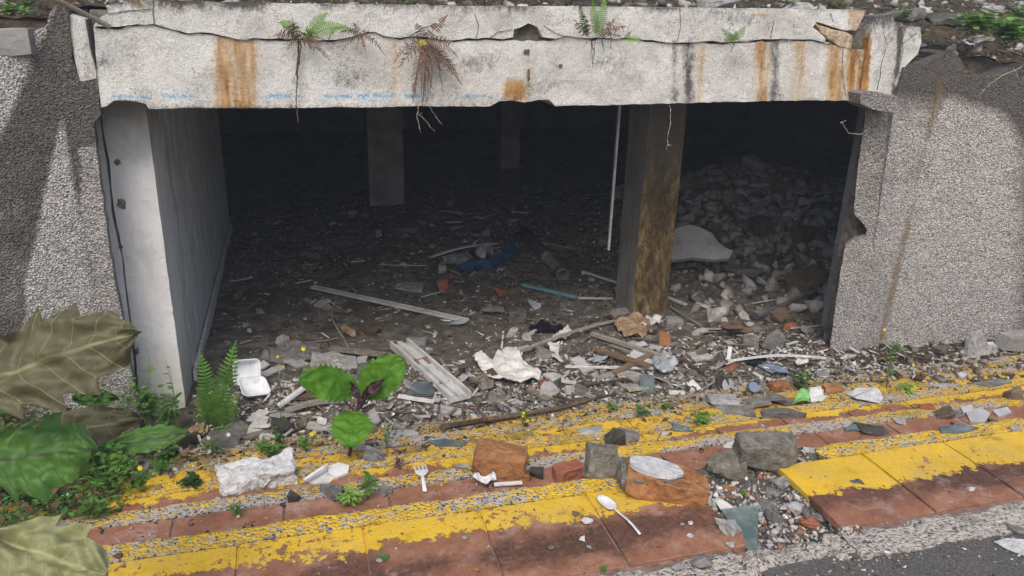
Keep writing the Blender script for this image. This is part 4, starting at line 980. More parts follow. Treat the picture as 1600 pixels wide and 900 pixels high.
# papers, sheets, bags
sheet('crumpled_paper', [(738, 566), (752, 560), (770, 572), (782, 556), (806, 552), (818, 572), (846, 588), (842, 602), (808, 606), (768, 604), (756, 592)], 'paper', 'large crumpled white paper lying in litter right of the metal channel', 'paper', .03, .05, 9, res=.014)
sheet('torn_paper', [(862, 530), (888, 514), (894, 524), (884, 536), (864, 538)], 'paper', 'folded white paper corner under the long thin twig', 'paper', .02, .03, 14, seed=2, res=.012)
sheet('torn_paper', [(855, 545), (874, 544), (872, 560), (880, 572), (862, 566)], 'paper', 'torn white paper beside the round grey lump', 'paper', .03, .03, 14, seed=3, res=.012)
sheet('sodden_paper', [(950, 498), (968, 494), (1002, 500), (1022, 524), (1000, 534), (974, 530), (962, 516)], 'cardb', 'sodden brown paper heap at the foot of the stained pillar', 'paper', .02, .06, 12, seed=4, res=.012)
sheet('torn_paper', [(950, 498), (978, 492), (984, 502), (960, 510)], 'paperg', 'grey paper scrap on top of the sodden brown heap', 'paper', .06, .02, 12, seed=5, res=.012)
sheet('torn_paper', [(1000, 515), (1010, 504), (1034, 502), (1030, 512), (1012, 520)], 'paper', 'curled whitish scrap right of the sodden brown heap', 'paper', .03, .04, 12, seed=15, res=.012)
sheet('plastic_sheet', [(712, 428), (735, 418), (762, 414), (784, 400), (786, 390), (804, 388), (806, 402), (796, 416), (770, 424), (748, 432), (722, 438)], 'blue', 'crumpled blue plastic sheet in the middle of the basement floor', 'plastic sheet', .02, .07, 8, seed=6, res=.02)
sheet('plastic_bag', [(742, 402), (758, 394), (772, 398), (770, 410), (756, 416), (744, 412)], 'clear', 'greyish clear plastic bag resting on the blue sheet', 'bag', .05, .07, 11, seed=7, res=.016)
sheet('plastic_sheet', [(690, 404), (730, 396), (740, 408), (716, 418), (694, 414)], 'clear', 'thin grey film spread behind the blue plastic sheet', 'plastic sheet', .01, .03, 11, seed=8, res=.02)
sheet('plastic_bag', [(826, 516), (846, 506), (878, 514), (880, 522), (850, 524), (832, 522)], 'black', 'black plastic bag lying flat behind the long thin twig', 'bag', .01, .04, 16, seed=9, res=.014)
sheet('plastic_bag', [(1018, 566), (1050, 560), (1058, 576), (1050, 590), (1022, 588)], 'clear', 'clear plastic wrapper crumpled at the end of the long level strip', 'wrapper', .02, .05, 16, seed=10, res=.012)
sheet('plastic_bag', [(1162, 565), (1190, 562), (1198, 570), (1180, 578), (1166, 574)], 'black', 'black and white wrapper under the bowed white rod', 'wrapper', .02, .03, 16, seed=11, res=.012)
sheet('cloth_scrap', [(1180, 572), (1212, 574), (1238, 590), (1206, 588)], 'bluegrey', 'blue grey cloth scrap lying behind the brown cardboard', 'cloth', .01, .03, 12, seed=12, res=.014)
sheet('torn_paper', [(1240, 572), (1252, 564), (1262, 566), (1262, 576), (1246, 578)], 'paper', 'small white scrap under the bowed rod beside the jamb', 'paper', .02, .03, 16, seed=13, res=.012)
sheet('white_board', [(488, 562), (520, 558), (556, 566), (560, 578), (520, 582), (484, 576)], 'rockw', 'pale crumbled plaster sheet lying behind the green leaves', 'plaster', .02, .03, 10, seed=14, res=.02, thick=.012, smooth=False)
sheet('white_board', [(424, 550), (450, 540), (500, 544), (502, 562), (448, 572), (420, 568)], 'rock', 'patch of grey crushed plaster left of the pale sheet', 'plaster', .015, .03, 14, seed=16, res=.02, thick=.012, smooth=False)
sheet('white_board', [(640, 600), (676, 602), (678, 622), (634, 622)], 'slate', 'grey board lying left of the metal channel foot', 'board', .015, .01, 8, seed=17, res=.02, thick=.008)
sheet('white_board', [(468, 612), (510, 616), (506, 632), (462, 630)], 'rockb', 'warped greyish brown board under the green leaves', 'board', .015, .02, 8, seed=18, res=.02, thick=.008)
sheet('brown_paper_bowl', [(738, 600), (764, 592), (774, 600), (770, 614), (748, 618), (736, 610)], 'stick', 'frayed grey brown husk below the crumpled white paper', 'husk', .02, .06, 14, seed=19, res=.012)
SC = [(k, MT[k]) for k in ('paper', 'paperg', 'rockw', 'clear', 'cardb')]
def sheetproto(w_, d_, seed, mat):
    rng = random.Random(seed); pts = []
    for k in range(9): a = 2*math.pi*k/9; r = rng.uniform(.6, 1); pts.append((w_*.5*r*math.cos(a), d_*.5*r*math.sin(a)))
    me = plate('scrap', pts, lambda p: Vector((p[0], p[1], .02+.045*nz(p[0]+seed, p[1], 0, 9))), Vector((0, 0, 1)), .004, .05, None, 0.)
    me.materials.append(MT[mat]); return me
for i in range(34):
    rr_ = random.Random(800+i); X_, Y_ = (rr_.uniform(-.45, .9) if i % 2 else rr_.uniform(.9, 3.0)), 3.62+rr_.random()**1.5*1.0
    w_, d_ = rr_.uniform(.09, .22), rr_.uniform(.05, .13); mt_ = rr_.choice(['rockw', 'plaster', 'rock', 'rockw', 'stick', 'rockb'])
    pts = [(-w_/2*rr_.uniform(.6, 1), -d_/2), (w_/2, -d_/2*rr_.uniform(.5, 1)), (w_/2*rr_.uniform(.7, 1), d_/2), (-w_/2, d_/2*rr_.uniform(.4, 1))]
    me = plate('board', refine(pts, .03, .004, seed=i), lambda q: Vector((q[0], q[1], .012)), Vector((0, 0, 1)), .012, .05, None, .003)
    o = link('board_piece', me, mt_, None); tag(o, f"{'broad' if w_ > .15 else 'small'} {dict(rockw='pale', plaster='smooth light', rock='grey', stick='wooden', rockb='brown')[mt_]} board piece {where(X_, Y_)}", 'board', 'board pieces banked up before the lowest step')
    o.location = (X_, Y_, G(X_, Y_)+.012); o.rotation_euler = (rr_.gauss(0, .25), rr_.gauss(0, .2), rr_.uniform(0, 6.28))
sp_ = {k: [sheetproto(.16, R2.uniform(.06, .14), 7*i+j, k) for i in range(3)] for j, k in enumerate(('paper', 'paperg', 'clear', 'cardb', 'rockw'))}
LM.append(('further along the bowed white rod', nearp(1200, 540)))
SN = {'paper': ('paper_scrap', 'white torn paper scrap', 'paper'), 'paperg': ('paper_scrap', 'grey sodden paper scrap', 'paper'), 'clear': ('plastic_scrap', 'clear grey plastic scrap', 'plastic scrap'), 'cardb': ('paper_scrap', 'brown paper scrap', 'paper'), 'rockw': ('plaster_flake', 'thin pale plaster flake', 'plaster flake')}
cnt = 0
while cnt < 240:
    x, y = R2.uniform(-.55, 4.8), 3.5+R2.random()**1.6*4.8
    if blocked(x, y, .1): continue
    if x < 1.2 and 4.4 < y < 6.3 and R2.random() < .3: continue
    k = R2.choice(['paper', 'paperg', 'paperg', 'paperg', 'clear', 'cardb', 'rockw', 'rockw', 'rockw']); nm, lb, ct = SN[k]
    o = bpy.data.objects.new(nm, R2.choice(sp_[k])); COL.objects.link(o); s_ = R2.uniform(.4, 1.15); o.scale = (s_, s_*R2.uniform(.5, 1), s_)
    o.location = (x, y, G(x, y)+.004); o.rotation_euler = (R2.uniform(-.25, .25), R2.uniform(-.25, .25), R2.uniform(0, 6.28))
    tag(o, f"{lb} lying {where(x, y)}", ct, f'{ct} pieces strewn over the basement floor'); cnt += 1
stp = []
for i in range(5):
    me = bar((-.5, 0, 0), (.5, 0, 0), .03+.01*i, .02, None, 6, .03*(i-2)); me.materials.append(MT[('stick', 'palet', 'metalw', 'twig', 'stick')[i]]); stp.append(me)
STN = ['grey stick', 'pale dry twig', 'thin white strip', 'dark root', 'grey stick']
cnt = 0
while cnt < 75:
    x, y = R2.uniform(-.4, 5.0), 3.6+R2.random()**1.2*5.
    if blocked(x, y, .15): continue
    i = R2.randrange(5); o = bpy.data.objects.new('debris_stick', stp[i]); COL.objects.link(o); s_ = R2.uniform(.10, .40); o.scale = (s_, s_*R2.uniform(.5, 1.1) if s_ < .2 else .25, .2)
    o.location = (x, y, G(x, y)+.018); o.rotation_euler = (0, R2.uniform(-.06, .06), R2.gauss(-.1, .7))
    tag(o, f"{'short' if s_ < .2 else 'longer'} {STN[i]} {where(x, y)}", 'stick', 'sticks and strips strewn over the basement floor'); cnt += 1
# foam tray
def ringloft(rings, n=6):
    vs, fs = [], []; m_ = 4*n
    for (hx, hy, r, z) in rings:
        for cx, cy, a0 in ((hx-r, hy-r, 0), (-hx+r, hy-r, 90), (-hx+r, -hy+r, 180), (hx-r, -hy+r, 270)):
            for k in range(n): a = rad(a0+90*k/(n-1)); vs.append((cx+r*math.cos(a), cy+r*math.sin(a), z))
    for i in range(len(rings)-1):
        for k in range(m_): fs.append((i*m_+k, i*m_+(k+1) % m_, (i+1)*m_+(k+1) % m_, (i+1)*m_+k))
    fs.append(tuple(range(m_))[::-1]); fs.append(tuple((len(rings)-1)*m_+k for k in range(m_)))
    return mk('tray', vs, fs)
pt = pg(396, 622); k = sc(pt); W_ = 40*k
t = thing('foam_tray', 'white foam food box lying open on litter beside the fern', 'food box', pt)
t.rotation_euler = (rad(24), rad(10), rad(22))
rg = [(W_*.42, W_*.36, .02, 0), (W_*.52, W_*.46, .03, .035), (W_*.56, W_*.50, .035, .037), (W_*.56, W_*.50, .035, .041), (W_*.51, W_*.45, .03, .040), (W_*.42, W_*.36, .02, .008)]
o = link('tray_base', ringloft(rg), 'foam', None, True); o.parent = t; o.location = (0, .03, .03)
o = link('tray_lid', ringloft(rg), 'foam', None, True); o.parent = t; o.location = (-.01, .03+W_*.98, .035); o.rotation_euler = (rad(50), 0, 0); o.location.z += .01
# ------------------------------------------------------------ on the steps
def brick_at(name, px, py, dims, mat, label, cat, seed, rz=0., tilt=(0, 0), cutc=.25, rough=.005, sink=.005, cuts=9, back=True):
    p = pg(px, py); me = brickmesh(*dims, seed, cutc, cuts, rough); o = link(name, me, mat, None, False); tag(o, label, cat)
    q = Vector((p.x, p.y, 0)); q += q.normalized()*dims[1]*.5
    z = G(p.x, p.y); o.location = (q.x, q.y, z-sink); o.rotation_euler = (tilt[0], tilt[1], rz); return o
brick_at('brick_piece', 778, 750, (.185, .13, .085), 'brick', 'big orange broken brick lying on the second step beside the white fork', 'brick', 3, rad(-22), (rad(-8), rad(6)), .3)
brick_at('concrete_chunk', 405, 766, (.27, .12, .075), 'rockwhite', 'big white crumbly mortar block lying at the near end of the steps', 'block', 5, rad(6), (rad(4), 0), .50, .013, cuts=16)
brick_at('mortar_piece', 938, 750, (.095, .05, .105), 'mossrock', 'upright grey mortar piece with brick traces behind the step edge', 'mortar', 7, rad(-5), (rad(-14), rad(4)), .2)
brick_at('brick_piece', 886, 750, (.11, .05, .05), 'redbrick', 'red brick piece lying between the orange brick and the upright mortar', 'brick', 8, rad(4), (0, 0), .15)
rock_at(815, 753, 28, 24, 'brick', 'small tan brick chip at the foot of the big orange brick', 'brick_chip', 9, cat='brick')
rock_at(838, 750, 22, 24, 'rockd', 'small grey stone between the tan chip and the red brick piece', 'stone', 10)
# brick chunk with a white plaster cap
p = pg(1040, 786); t = thing('brick_chunk', 'brown brick chunk with a white plaster cap at the broken step edge', 'brick', (p.x+.015, p.y+.06, G(p.x, p.y)-.01))
t.rotation_euler = (rad(-4), rad(7), rad(-24))
me = brickmesh(.25, .125, .075, 11, .22, 12, .007); o = link('brick_body', me, 'brick', None); o.parent = t
me = rockmesh(.185, .125, .034, 4, 30, 2, .03, .0); o = link('mortar_layer', me, 'rock', None); o.parent = t; o.location = (-.035, .0, .058)
cp = [(.083*math.cos(a_/26*6.283)*(1+.10*nz(a_, 3, 1, .7)), .056*math.sin(a_/26*6.283)*(1+.12*nz(a_, 8, 1, .7))) for a_ in range(26)]; me = plate('cap', cp, lambda q: Vector((q[0], q[1], .009)), Vector((0, 0, 1)), .011, .012, None, .003); o = link('plaster_cap', me, 'rockwhite', None); o.parent = t; o.location = (-.035, -.002, .083)
me = brickmesh(.07, .11, .06, 13, .3, 8, .01); o = link('mortar_side', me, 'mossrock', None); o.parent = t; o.location = (-.105, .0, .003)
rock_at(1128, 760, 62, 66, 'mossrock', 'craggy dark olive rock left of the round ended concrete block', 'rubble_stone', 14, rough=.09, boxy=.3, n=18)
brick_at('concrete_block', 1188, 742, (.20, .085, .10), 'mossrock', 'round ended grey concrete block lying across the gap in the steps', 'block', 15, rad(-12), (rad(6), rad(2)), .3, .006, cuts=12, sink=-.02)
rock_at(1215, 775, 50, 30, 'rock', 'pale crusted stone under the round ended block', 'rubble_stone', 16, rough=.09)
rock_at(1195, 800, 34, 22, 'rock', 'grey stone deep in the gap of the steps', 'rubble_stone', 17)
rock_at(1232, 800, 44, 26, 'rockw', 'white lumpy stone against the broken tile edge', 'rubble_stone', 18, rough=.1)
rock_at(1262, 830, 34, 28, 'redbrick', 'orange red crumb of brick below the broken tile edge', 'brick_chip', 19, cat='brick', rough=.1)
rock_at(1140, 700, 26, 14, 'rockwhite', 'white plaster bit wedged behind the craggy rock', 'plaster_bit', 20, cat='plaster')
for i, (x, y, s_, m_) in enumerate([(1140, 770, 22, 'brick'), (1162, 775, 16, 'brick'), (1182, 780, 14, 'brick'), (1152, 768, 14, 'rockw'), (1110, 790, 18, 'rockw')]):
    rock_at(x, y, s_, s_*.75, m_, ['orange brick crumb by the craggy rock', 'round orange brick crumb in the gap', 'tiny orange brick crumb nearest the pale stone', 'white crumb between the orange brick crumbs', 'white wedge stone beside the capped brick chunk'][i], 'brick_chip' if m_ == 'brick' else 'stone', 60+i, cat='brick' if m_ == 'brick' else 'stone')
slabg = [(1126, 802), (1160, 797), (1186, 795), (1184, 822), (1184, 862), (1168, 856), (1148, 832)]
pl = [onZ(x, y, -.035) for x, y in slabg]; me = plate('glass', [(q.x, q.y) for q in pl], lambda q: Vector((q[0], q[1], -.035+(q[1]-1.6)*.12)), Vector((0, 0, 1)), .006, .03, None, 0)
top('glass_shard', me, 'glass', 'dusty greenish triangular glass shard lying in the gap between the steps', 'glass shard')
sheet('torn_paper', [(1114, 784), (1122, 782), (1146, 796), (1142, 802), (1126, 800)], 'paper', 'white torn scrap above the glass shard', 'paper', .012, .02, 20, seed=31, res=.01, flat=True)
for i in range(16):
    rr_ = random.Random(500+i); X_, Y_ = rr_.uniform(1.12, 1.58), rr_.uniform(1.42, 1.85); q = CAM; pp = topx(Vector((X_, Y_, -.08)))
    kk = rr_.choice(['rock', 'rockw', 'rockw', 'rock', 'rockwhite']); s_ = rr_.uniform(.03, .075)
    o = link('mortar_crumb', rockmesh(s_, s_*.8, s_*.6, 600+i, 15, 2, .09, .3), kk, None); tag(o, f"crusted {'white' if kk == 'rockwhite' else 'pale' if kk == 'rockw' else 'grey'} mortar crumb lying in the gap of the steps", 'mortar', 'mortar crumbs in the gap of the steps')
    o['label'] = f"{'smaller' if s_ < .045 else 'middling' if s_ < .06 else 'bigger'} "+o['label']
    o.location = (X_, Y_, G(X_, Y_)-.008 if Y_ > 1.5 else -.06); o.rotation_euler = (0, 0, rr_.uniform(0, 6))
# slabs and stones on the farther steps
rows = [((442, 666, 'placeholder'),)]
for a in [(960, 696, 38, 34, 'rockd', 'dark brown clod standing on the second step', 31, 'clod'), (985, 692, 48, 26, 'rock', 'grey stone leaning against the dark brown clod', 32, 'stone'), (920, 683, 44, 10, 'rockw', 'flat pale blue grey piece left of the dark brown clod', 33, 'stone'), (1066, 676, 36, 14, 'slate', 'dark flat stone lying on the yellow step', 34, 'stone'), (1038, 682, 18, 9, 'rockw', 'small white stone left of the dark flat stone', 35, 'stone'),
          (1128, 640, 52, 26, 'rockw', 'pale wedge of concrete on the lower step', 36, 'concrete'), (1180, 640, 46, 26, 'mossrock', 'mossy dark stone right of the pale concrete wedge', 37, 'stone'), (1215, 635, 40, 24, 'rock', 'grey stone behind the green plastic bag', 38, 'stone'), (1146, 653, 72, 18, 'rock', 'long dark tilted slab below the pale wedge', 39, 'slab'), (1222, 654, 70, 16, 'rock', 'flat grey slab before the green plastic bag', 40, 'slab'),
          (596, 724, 56, 24, 'rock', 'grey concrete stone on the yellow step behind the fork', 41, 'stone'), (562, 688, 60, 10, 'rockb', 'thin brown bark piece below the green leaves', 42, 'bark'), (350, 702, 60, 30, 'rock', 'crumbly grey mortar lump behind the white block', 43, 'mortar'), (205, 742, 56, 26, 'rockw', 'pale stone among the weeds at the step end', 44, 'stone'), (346, 787, 26, 14, 'rockw', 'small pale pebble stone left of the white block foot', 45, 'stone'),
          (462, 786, 22, 24, 'rockd', 'dark green grey stone standing on the second step', 46, 'stone'), (515, 788, 46, 34, 'rock', 'grey mortar lump with grass at the second step', 47, 'mortar'), (602, 774, 26, 18, 'rock', 'rounded grey stone left of the white fork', 48, 'stone'), (512, 766, 24, 16, 'rockw', 'angular white stone beside the plaster shards', 49, 'stone'), (100, 842, 60, 16, 'rockw', 'pale flat stone beside the pale leaf', 50, 'stone'),
          (1328, 674, 34, 16, 'slate', 'blue grey stone on the second step toward the jamb side', 51, 'stone'), (1408, 664, 26, 14, 'rockw', 'pale angular stone on the far tiled step', 52, 'stone'), (1446, 640, 26, 12, 'redbrick', 'dark red tile fragment lying on rubble', 53, 'tile fragment'), (1470, 655, 34, 26, 'rockb', 'brown earth lump on the far tiled step', 54, 'clod'), (1490, 652, 26, 14, 'rock', 'grey stone beside the brown earth lump', 55, 'stone'),
          (1360, 680, 50, 20, 'rockd', 'dark mossy lump at the edge of the far tiled step', 56, 'stone'), (1266, 708, 22, 12, 'rockw', 'white stone resting on the joint of the second step tiles', 57, 'stone'), (1350, 630, 60, 14, 'rockwhite', 'white crumbled plaster strip on the lower steps', 58, 'plaster'), (1582, 625, 30, 26, 'rockb', 'brown stone at the end of the yellow lower step', 59, 'stone'), (1395, 712, 10, 6, 'rockw', 'tiny white chip on the yellow tile edge', 60, 'stone'),
          (858, 683, 22, 8, 'redbrick', 'small red brick bit on the granular nosing', 61, 'brick'), (1010, 615, 26, 30, 'slate', 'upright grey square tile bit on the lowest step', 62, 'tile fragment'), (1552, 660, 16, 10, 'rockd', 'dark pebble beside the white shards', 63, 'stone'), (1580, 672, 18, 14, 'rockw', 'whitish pebble at the end of the far tiled step', 64, 'stone')]:
    rock_at(*a[:5], a[5], {'stone': 'rubble_stone', 'clod': 'earth_clod', 'slab': 'stone_slab', 'mortar': 'mortar_lump', 'bark': 'bark_piece', 'concrete': 'concrete_piece', 'tile fragment': 'tile_fragment', 'plaster': 'plaster_piece', 'brick': 'brick_chip'}[a[7]], a[6], cat=a[7], dr=.38 if a[7] == 'slab' else .75)
def shard(px, mat, label, cat, lift=.01, thick=.01, tilt=None, seed=1, name='plaster_shard'):
    z = G(*pg(sum(q[0] for q in px)/len(px), sum(q[1] for q in px)/len(px)).xy); pl = [onZ(x, y, z) for x, y in px]; cx = sum(p.x for p in pl)/len(pl); cy = sum(p.y for p in pl)/len(pl); tl = tilt or (0, 0)
    me = plate(name, refine([(p.x, p.y) for p in pl], .03, .002, seed=seed), lambda q: Vector((q[0], q[1], z+lift+(q[0]-cx)*tl[0]+(q[1]-cy)*tl[1])), Vector((0, 0, 1)), thick, .03, None, .002)
    return top(name, me, mat, label, cat)
shard([(478, 752), (498, 736), (520, 730), (528, 742), (515, 755), (492, 757)], 'paper', 'white plaster shard right of the big mortar block', 'shard', .004, seed=2)
shard([(510, 734), (530, 727), (546, 732), (544, 743), (526, 750), (514, 744)], 'paper', 'second white plaster shard overlapping the first', 'shard', .014, seed=3)
rod('wood_stick', 'white stick leaning over the white plaster shards', 'stick', (476, 752, 512, 728), 6, 'plastic', None, .6, lift=(.02, .035))
shard([(668, 690), (696, 687), (730, 692), (722, 698), (682, 698)], 'slate', 'dark teal slate shard lying on the yellow step', 'shard', .006, .006, seed=4)
shard([(660, 680), (640, 672), (600, 676), (604, 690), (648, 689)], 'plaster', 'flat grey shard at the edge of the low green leaf', 'shard', .006, .006, seed=5)
for i, (q, m_, l_) in enumerate([([(1508, 648), (1530, 643), (1546, 650), (1538, 662), (1516, 661)], 'plaster', 'white blue shard lying on the far tiled step'), ([(1500, 640), (1516, 637), (1520, 645), (1505, 648)], 'plaster', 'small grey shard behind the white blue shard'), ([(1550, 645), (1572, 641), (1580, 648), (1560, 653)], 'plaster', 'white shard right of the white blue shard'),
                                 ([(1466, 672), (1500, 668), (1528, 673), (1500, 679), (1470, 678)], 'slate', 'long flat grey shard at the nosing of the far tiled step'), ([(1440, 605), (1470, 602), (1500, 604), (1480, 609)], 'rockw', 'thin flat shard under the rough-cast wall'), ([(1520, 600), (1560, 596), (1580, 600), (1545, 606)], 'rock', 'flat grey shard by the leaning painted slab')]):
    shard(q, m_, l_, 'shard', .012, .008, (.05, .1), 10+i)
# leaning painted slab by the wing wall
def lean(px, Y, mat, label, seed, thick=.03, name='plaster_slab'):
    me = plateY(name, px, Y, thick, .03, {'rust': lambda p: 0., 'blue': lambda p: 0., 'grime': lambda p: .45}, .006, jit=.006, seed=seed)
    return top(name, me, mat, label, 'slab')
o = lean([(1500, 606), (1514, 580), (1540, 530), (1556, 522), (1562, 545), (1580, 548), (1600, 560), (1640, 566), (1640, 606)], 3.44, 'flakep', 'broken slab with flaking white paint leaning on the wing wall', 3); o.rotation_euler = (rad(-14), 0, 0)
o = lean([(1452, 600), (1462, 582), (1480, 570), (1484, 578), (1476, 592), (1462, 602)], 3.42, 'flakep', 'small pointed white painted shard leaning on the wing wall', 4, .02); o.rotation_euler = (rad(-20), 0, 0)
o = lean([(1488, 597), (1500, 575), (1520, 562), (1530, 566), (1518, 590), (1500, 602)], 3.40, 'flakep', 'middle sized painted shard between the small one and the slab', 5, .02); o.rotation_euler = (rad(-18), 0, 0)
o = lean([(1568, 548), (1580, 528), (1600, 522), (1640, 526), (1640, 552)], 3.47, 'greyc', 'dark broken concrete behind the painted slab', 6, .08)
# green bag, cardboard, caps and packets
sheet('plastic_bag', [(1236, 637), (1246, 622), (1262, 612), (1266, 636)], 'greenbag', 'green plastic bag lying at the lower steps with its white half alongside', 'bag', .02, .06, 10, seed=40, res=.01, flat=True)
sheet('plastic_bag', [(1264, 612), (1280, 614), (1293, 632), (1266, 638)], 'paper', 'white half of the plastic bag beside the green one', 'bag', .03, .05, 10, seed=41, res=.01, flat=True)
o = brick_at('cardboard_piece', 1216, 612, (.11, .06, .045), 'brick', 'folded brown cardboard piece behind the lowest step', 'cardboard', 44, rad(5), (rad(-10), 0), .3, .003)
brick_at('clay_piece', 1300, 614, (.10, .05, .03), 'brick', 'orange clay piece lying at the foot of the jamb', 'clay piece', 45, rad(-8), (0, rad(5)), .3, .003)
me = ringloft([(.028, .028, .027, 0), (.030, .030, .029, .03), (.030, .030, .029, .038), (.022, .022, .021, .040)]); o = link('bottle_cap', me, 'bluegrey', None, False); tag(o, 'blue grey plastic cup standing tilted on the lowest step', 'cup'); p = pg(1172, 612); place(o, p, 0, rad(50), 0, -.02)
me = ringloft([(.036, .036, .035, 0), (.038, .038, .037, .006), (.034, .034, .033, .010)]); o = link('jar_lid', me, 'clear', None, False); tag(o, 'round pale lid standing on edge at the lowest step', 'lid'); p = pg(1136, 607); place(o, p, 0, rad(62), rad(8), -.02)
shard([(1072, 604), (1082, 600), (1098, 610), (1086, 615)], 'paper', 'small white and green packet on the lowest step', 'packet', .015, .008, (.0, .3), 22, 'drink_packet')
shard([(1045, 612), (1072, 613), (1070, 618), (1046, 618)], 'paper', 'thin white scrap beside the upright square tile bit', 'scrap', .01, .004, None, 23, 'paper_scrap')
# cutlery
def curveplate(name, poly, L_, zf, thick, res):
    v, f, ring = cdt([Vector(p) for p in poly], res); vs = [Vector((p[0], p[1], zf(p))) for p in v]; n_ = len(vs); fs = [tuple(t) for t in f]
    vs += [q-Vector((0, 0, thick)) for q in vs]; fs += [tuple(k+n_ for k in reversed(t)) for t in fs]
    rg = [k for i, k in enumerate(ring) if k != ring[i-1]]
    for i in range(len(rg)): j = (i+1) % len(rg); fs.append((rg[j], rg[i], rg[i]+n_, rg[j]+n_))
    bm = bmesh.new(); bv = [bm.verts.new(q) for q in vs]
    for t in fs:
        try: bm.faces.new([bv[k] for k in t])
        except ValueError: pass
    bmesh.ops.recalc_face_normals(bm, faces=bm.faces[:]); return frombm(name, bm)
def fork(px1, px2, label, mat, broken=False):
    a, c_ = onZ(*px1, -.148), onZ(*px2, -.144); L_ = (Vector((a.x, a.y))-Vector((c_.x, c_.y))).length
    W_ = L_*.27; hw = W_/2
    pts = [(0, -.02*L_), (.02*L_, -.045*L_), (.45*L_, -.03*L_), (.52*L_, -hw*.7), (.60*L_, -hw), (L_*.97, -hw*.95)]
    tw = W_/7.6
    ys = [-hw+i*(W_-tw)/3+tw/2 for i in range(4)]
    for i, yc in enumerate(ys):
        pts += [(L_*.98, yc-tw*.45), (L_, yc), (L_*.98, yc+tw*.45)]
        if i < 3: pts += [(L_*.70, yc+tw*.6), (L_*.70, ys[i+1]-tw*.6)]
    pts += [(.60*L_, hw), (.52*L_, hw*.7), (.45*L_, .03*L_), (.02*L_, .045*L_)]
    seen = []
    for p in pts:
        if not seen or (Vector(p)-Vector(seen[-1])).length > 1e-4: seen.append(p)
    me = curveplate('fork', seen, L_, lambda p: .008+.012*math.sin(max(0, p[0]/L_)*math.pi*1.1)-.10*(p[1]**2)/W_, .0022, L_/26)
    o = link('plastic_fork', me, mat, None, True); tag(o, label, 'fork'); z = 0
    o.location = (a.x, a.y, a.z); o.rotation_euler = (0, -math.atan2(c_.z-a.z, L_), math.atan2(c_.y-a.y, c_.x-a.x)); return o
fork((664, 771), (656, 727), 'small white plastic fork lying tines up on the red tile of the second step', 'plastic')
fork((745, 742), (712, 728), 'grey plastic fork half under the big orange brick', 'clear')
a, c_ = pg(1000, 838), pg(936, 780); L_ = (Vector((a.x, a.y))-Vector((c_.x, c_.y))).length; pts = []
for k in range(7): pts.append((L_*k/10., -.0042+.0008*k*.3))
for k in range(15): t_ = math.pi*(k/14); pts.append((L_*(.81-.19*math.cos(t_)), -L_*.10*math.sin(t_)**.8-.001))
for k in range(15): t_ = math.pi*(1-k/14); pts.append((L_*(.81-.19*math.cos(t_)), L_*.10*math.sin(t_)**.8+.001))
for k in range(6, -1, -1): pts.append((L_*k/10., .0042-.0008*k*.3))
pts = [p for i, p in enumerate(pts) if i == 0 or (Vector(p)-Vector(pts[i-1])).length > 2e-4]
me = curveplate('spoon', pts, L_, lambda p: .006+.010*math.sin(min(1, p[0]/(L_*.62))*math.pi)-(0 if p[0] < L_*.6 else -0.)-(.010*(1-((p[0]/L_-.81)/.19)**2)*(1-min(1, (p[1]/(L_*.1))**2)) if p[0] > L_*.62 else 0)+(.008 if p[0] > L_*.62 else .008*max(0, (p[0]/L_-.45)/.17)), .0022, L_/24)
o = link('plastic_spoon', me, 'plastic', None, True); tag(o, 'white plastic spoon lying across two tiles of the top step', 'spoon'); o.location = (a.x, a.y, 0.002); o.rotation_euler = (0, 0, math.atan2(c_.y-a.y, c_.x-a.x))
sheet('crumpled_tissue', [(738, 756), (744, 744), (758, 748), (770, 744), (776, 756), (760, 762)], 'plastic', 'small crumpled white tissue in front of the big orange brick', 'tissue', .01, .045, 22, seed=50, res=.008, flat=True)
rod('plastic_strip', 'flat white strip end running right from the crumpled tissue', 'strip', (772, 758, 816, 755), 8, 'plastic', None, .25, lift=(.01, .01))
# pebbles seen singly on the top step and the road
for i, (x, y, s_, m_, l_) in enumerate([(916, 822, 22, 'rockwhite', 'oval white pebble on the tile left of the spoon'), (908, 846, 12, 'rockwhite', 'small white crumb below the oval white pebble'), (900, 808, 14, 'rockb', 'brownish pebble above the oval white pebble'), (1077, 822, 11, 'rockwhite', 'round white pebble near the broken tile corner'), (1078, 842, 13, 'rockwhite', 'larger round white pebble on the last tile before the gap'), (1066, 822, 8, 'rockw', 'tiny white pebble on the last tile'),
                                        (920, 858, 8, 'rockw', 'tiny pebble one of a pair below the white crumb'), (860, 860, 12, 'mossrock', 'dark small stone on the dirty tile'), (1092, 893, 44, 'rock', 'big rounded grey pebble at the road edge'), (1060, 897, 24, 'rockw', 'pale pebble beside the big rounded one'), (594, 880, 13, 'rockw', 'white pebble beside the tiny sprout'), (726, 844, 12, 'rockw', 'white crumb on the middle tile'), (744, 895, 14, 'brick', 'tan crumb at the edge of the middle tile'),
                                        (1517, 768, 14, 'rockw', 'round pebble on the dark tile right of the gap'), (1484, 788, 10, 'rockw', 'small pebble below the round pebble'), (1395, 848, 14, 'rockw', 'pale pebble on the rough strip by the road'), (1385, 866, 10, 'rockwhite', 'tiny white chip on the asphalt'), (186, 876, 18, 'rockb', 'pinkish cream leaf-like chip beside the pale leaf'), (938, 782, 12, 'rockw', 'tan pebble beside the spoon bowl'), (1140, 858, 14, 'rockw', 'small white stone below the glass shard'), (1150, 866, 12, 'brick', 'orange crumb below the glass shard')]):
    rock_at(x, y, s_, s_*.75, m_, l_, 'pebble', 200+i, boxy=.1, n=16, cat='pebble', sink=.001)
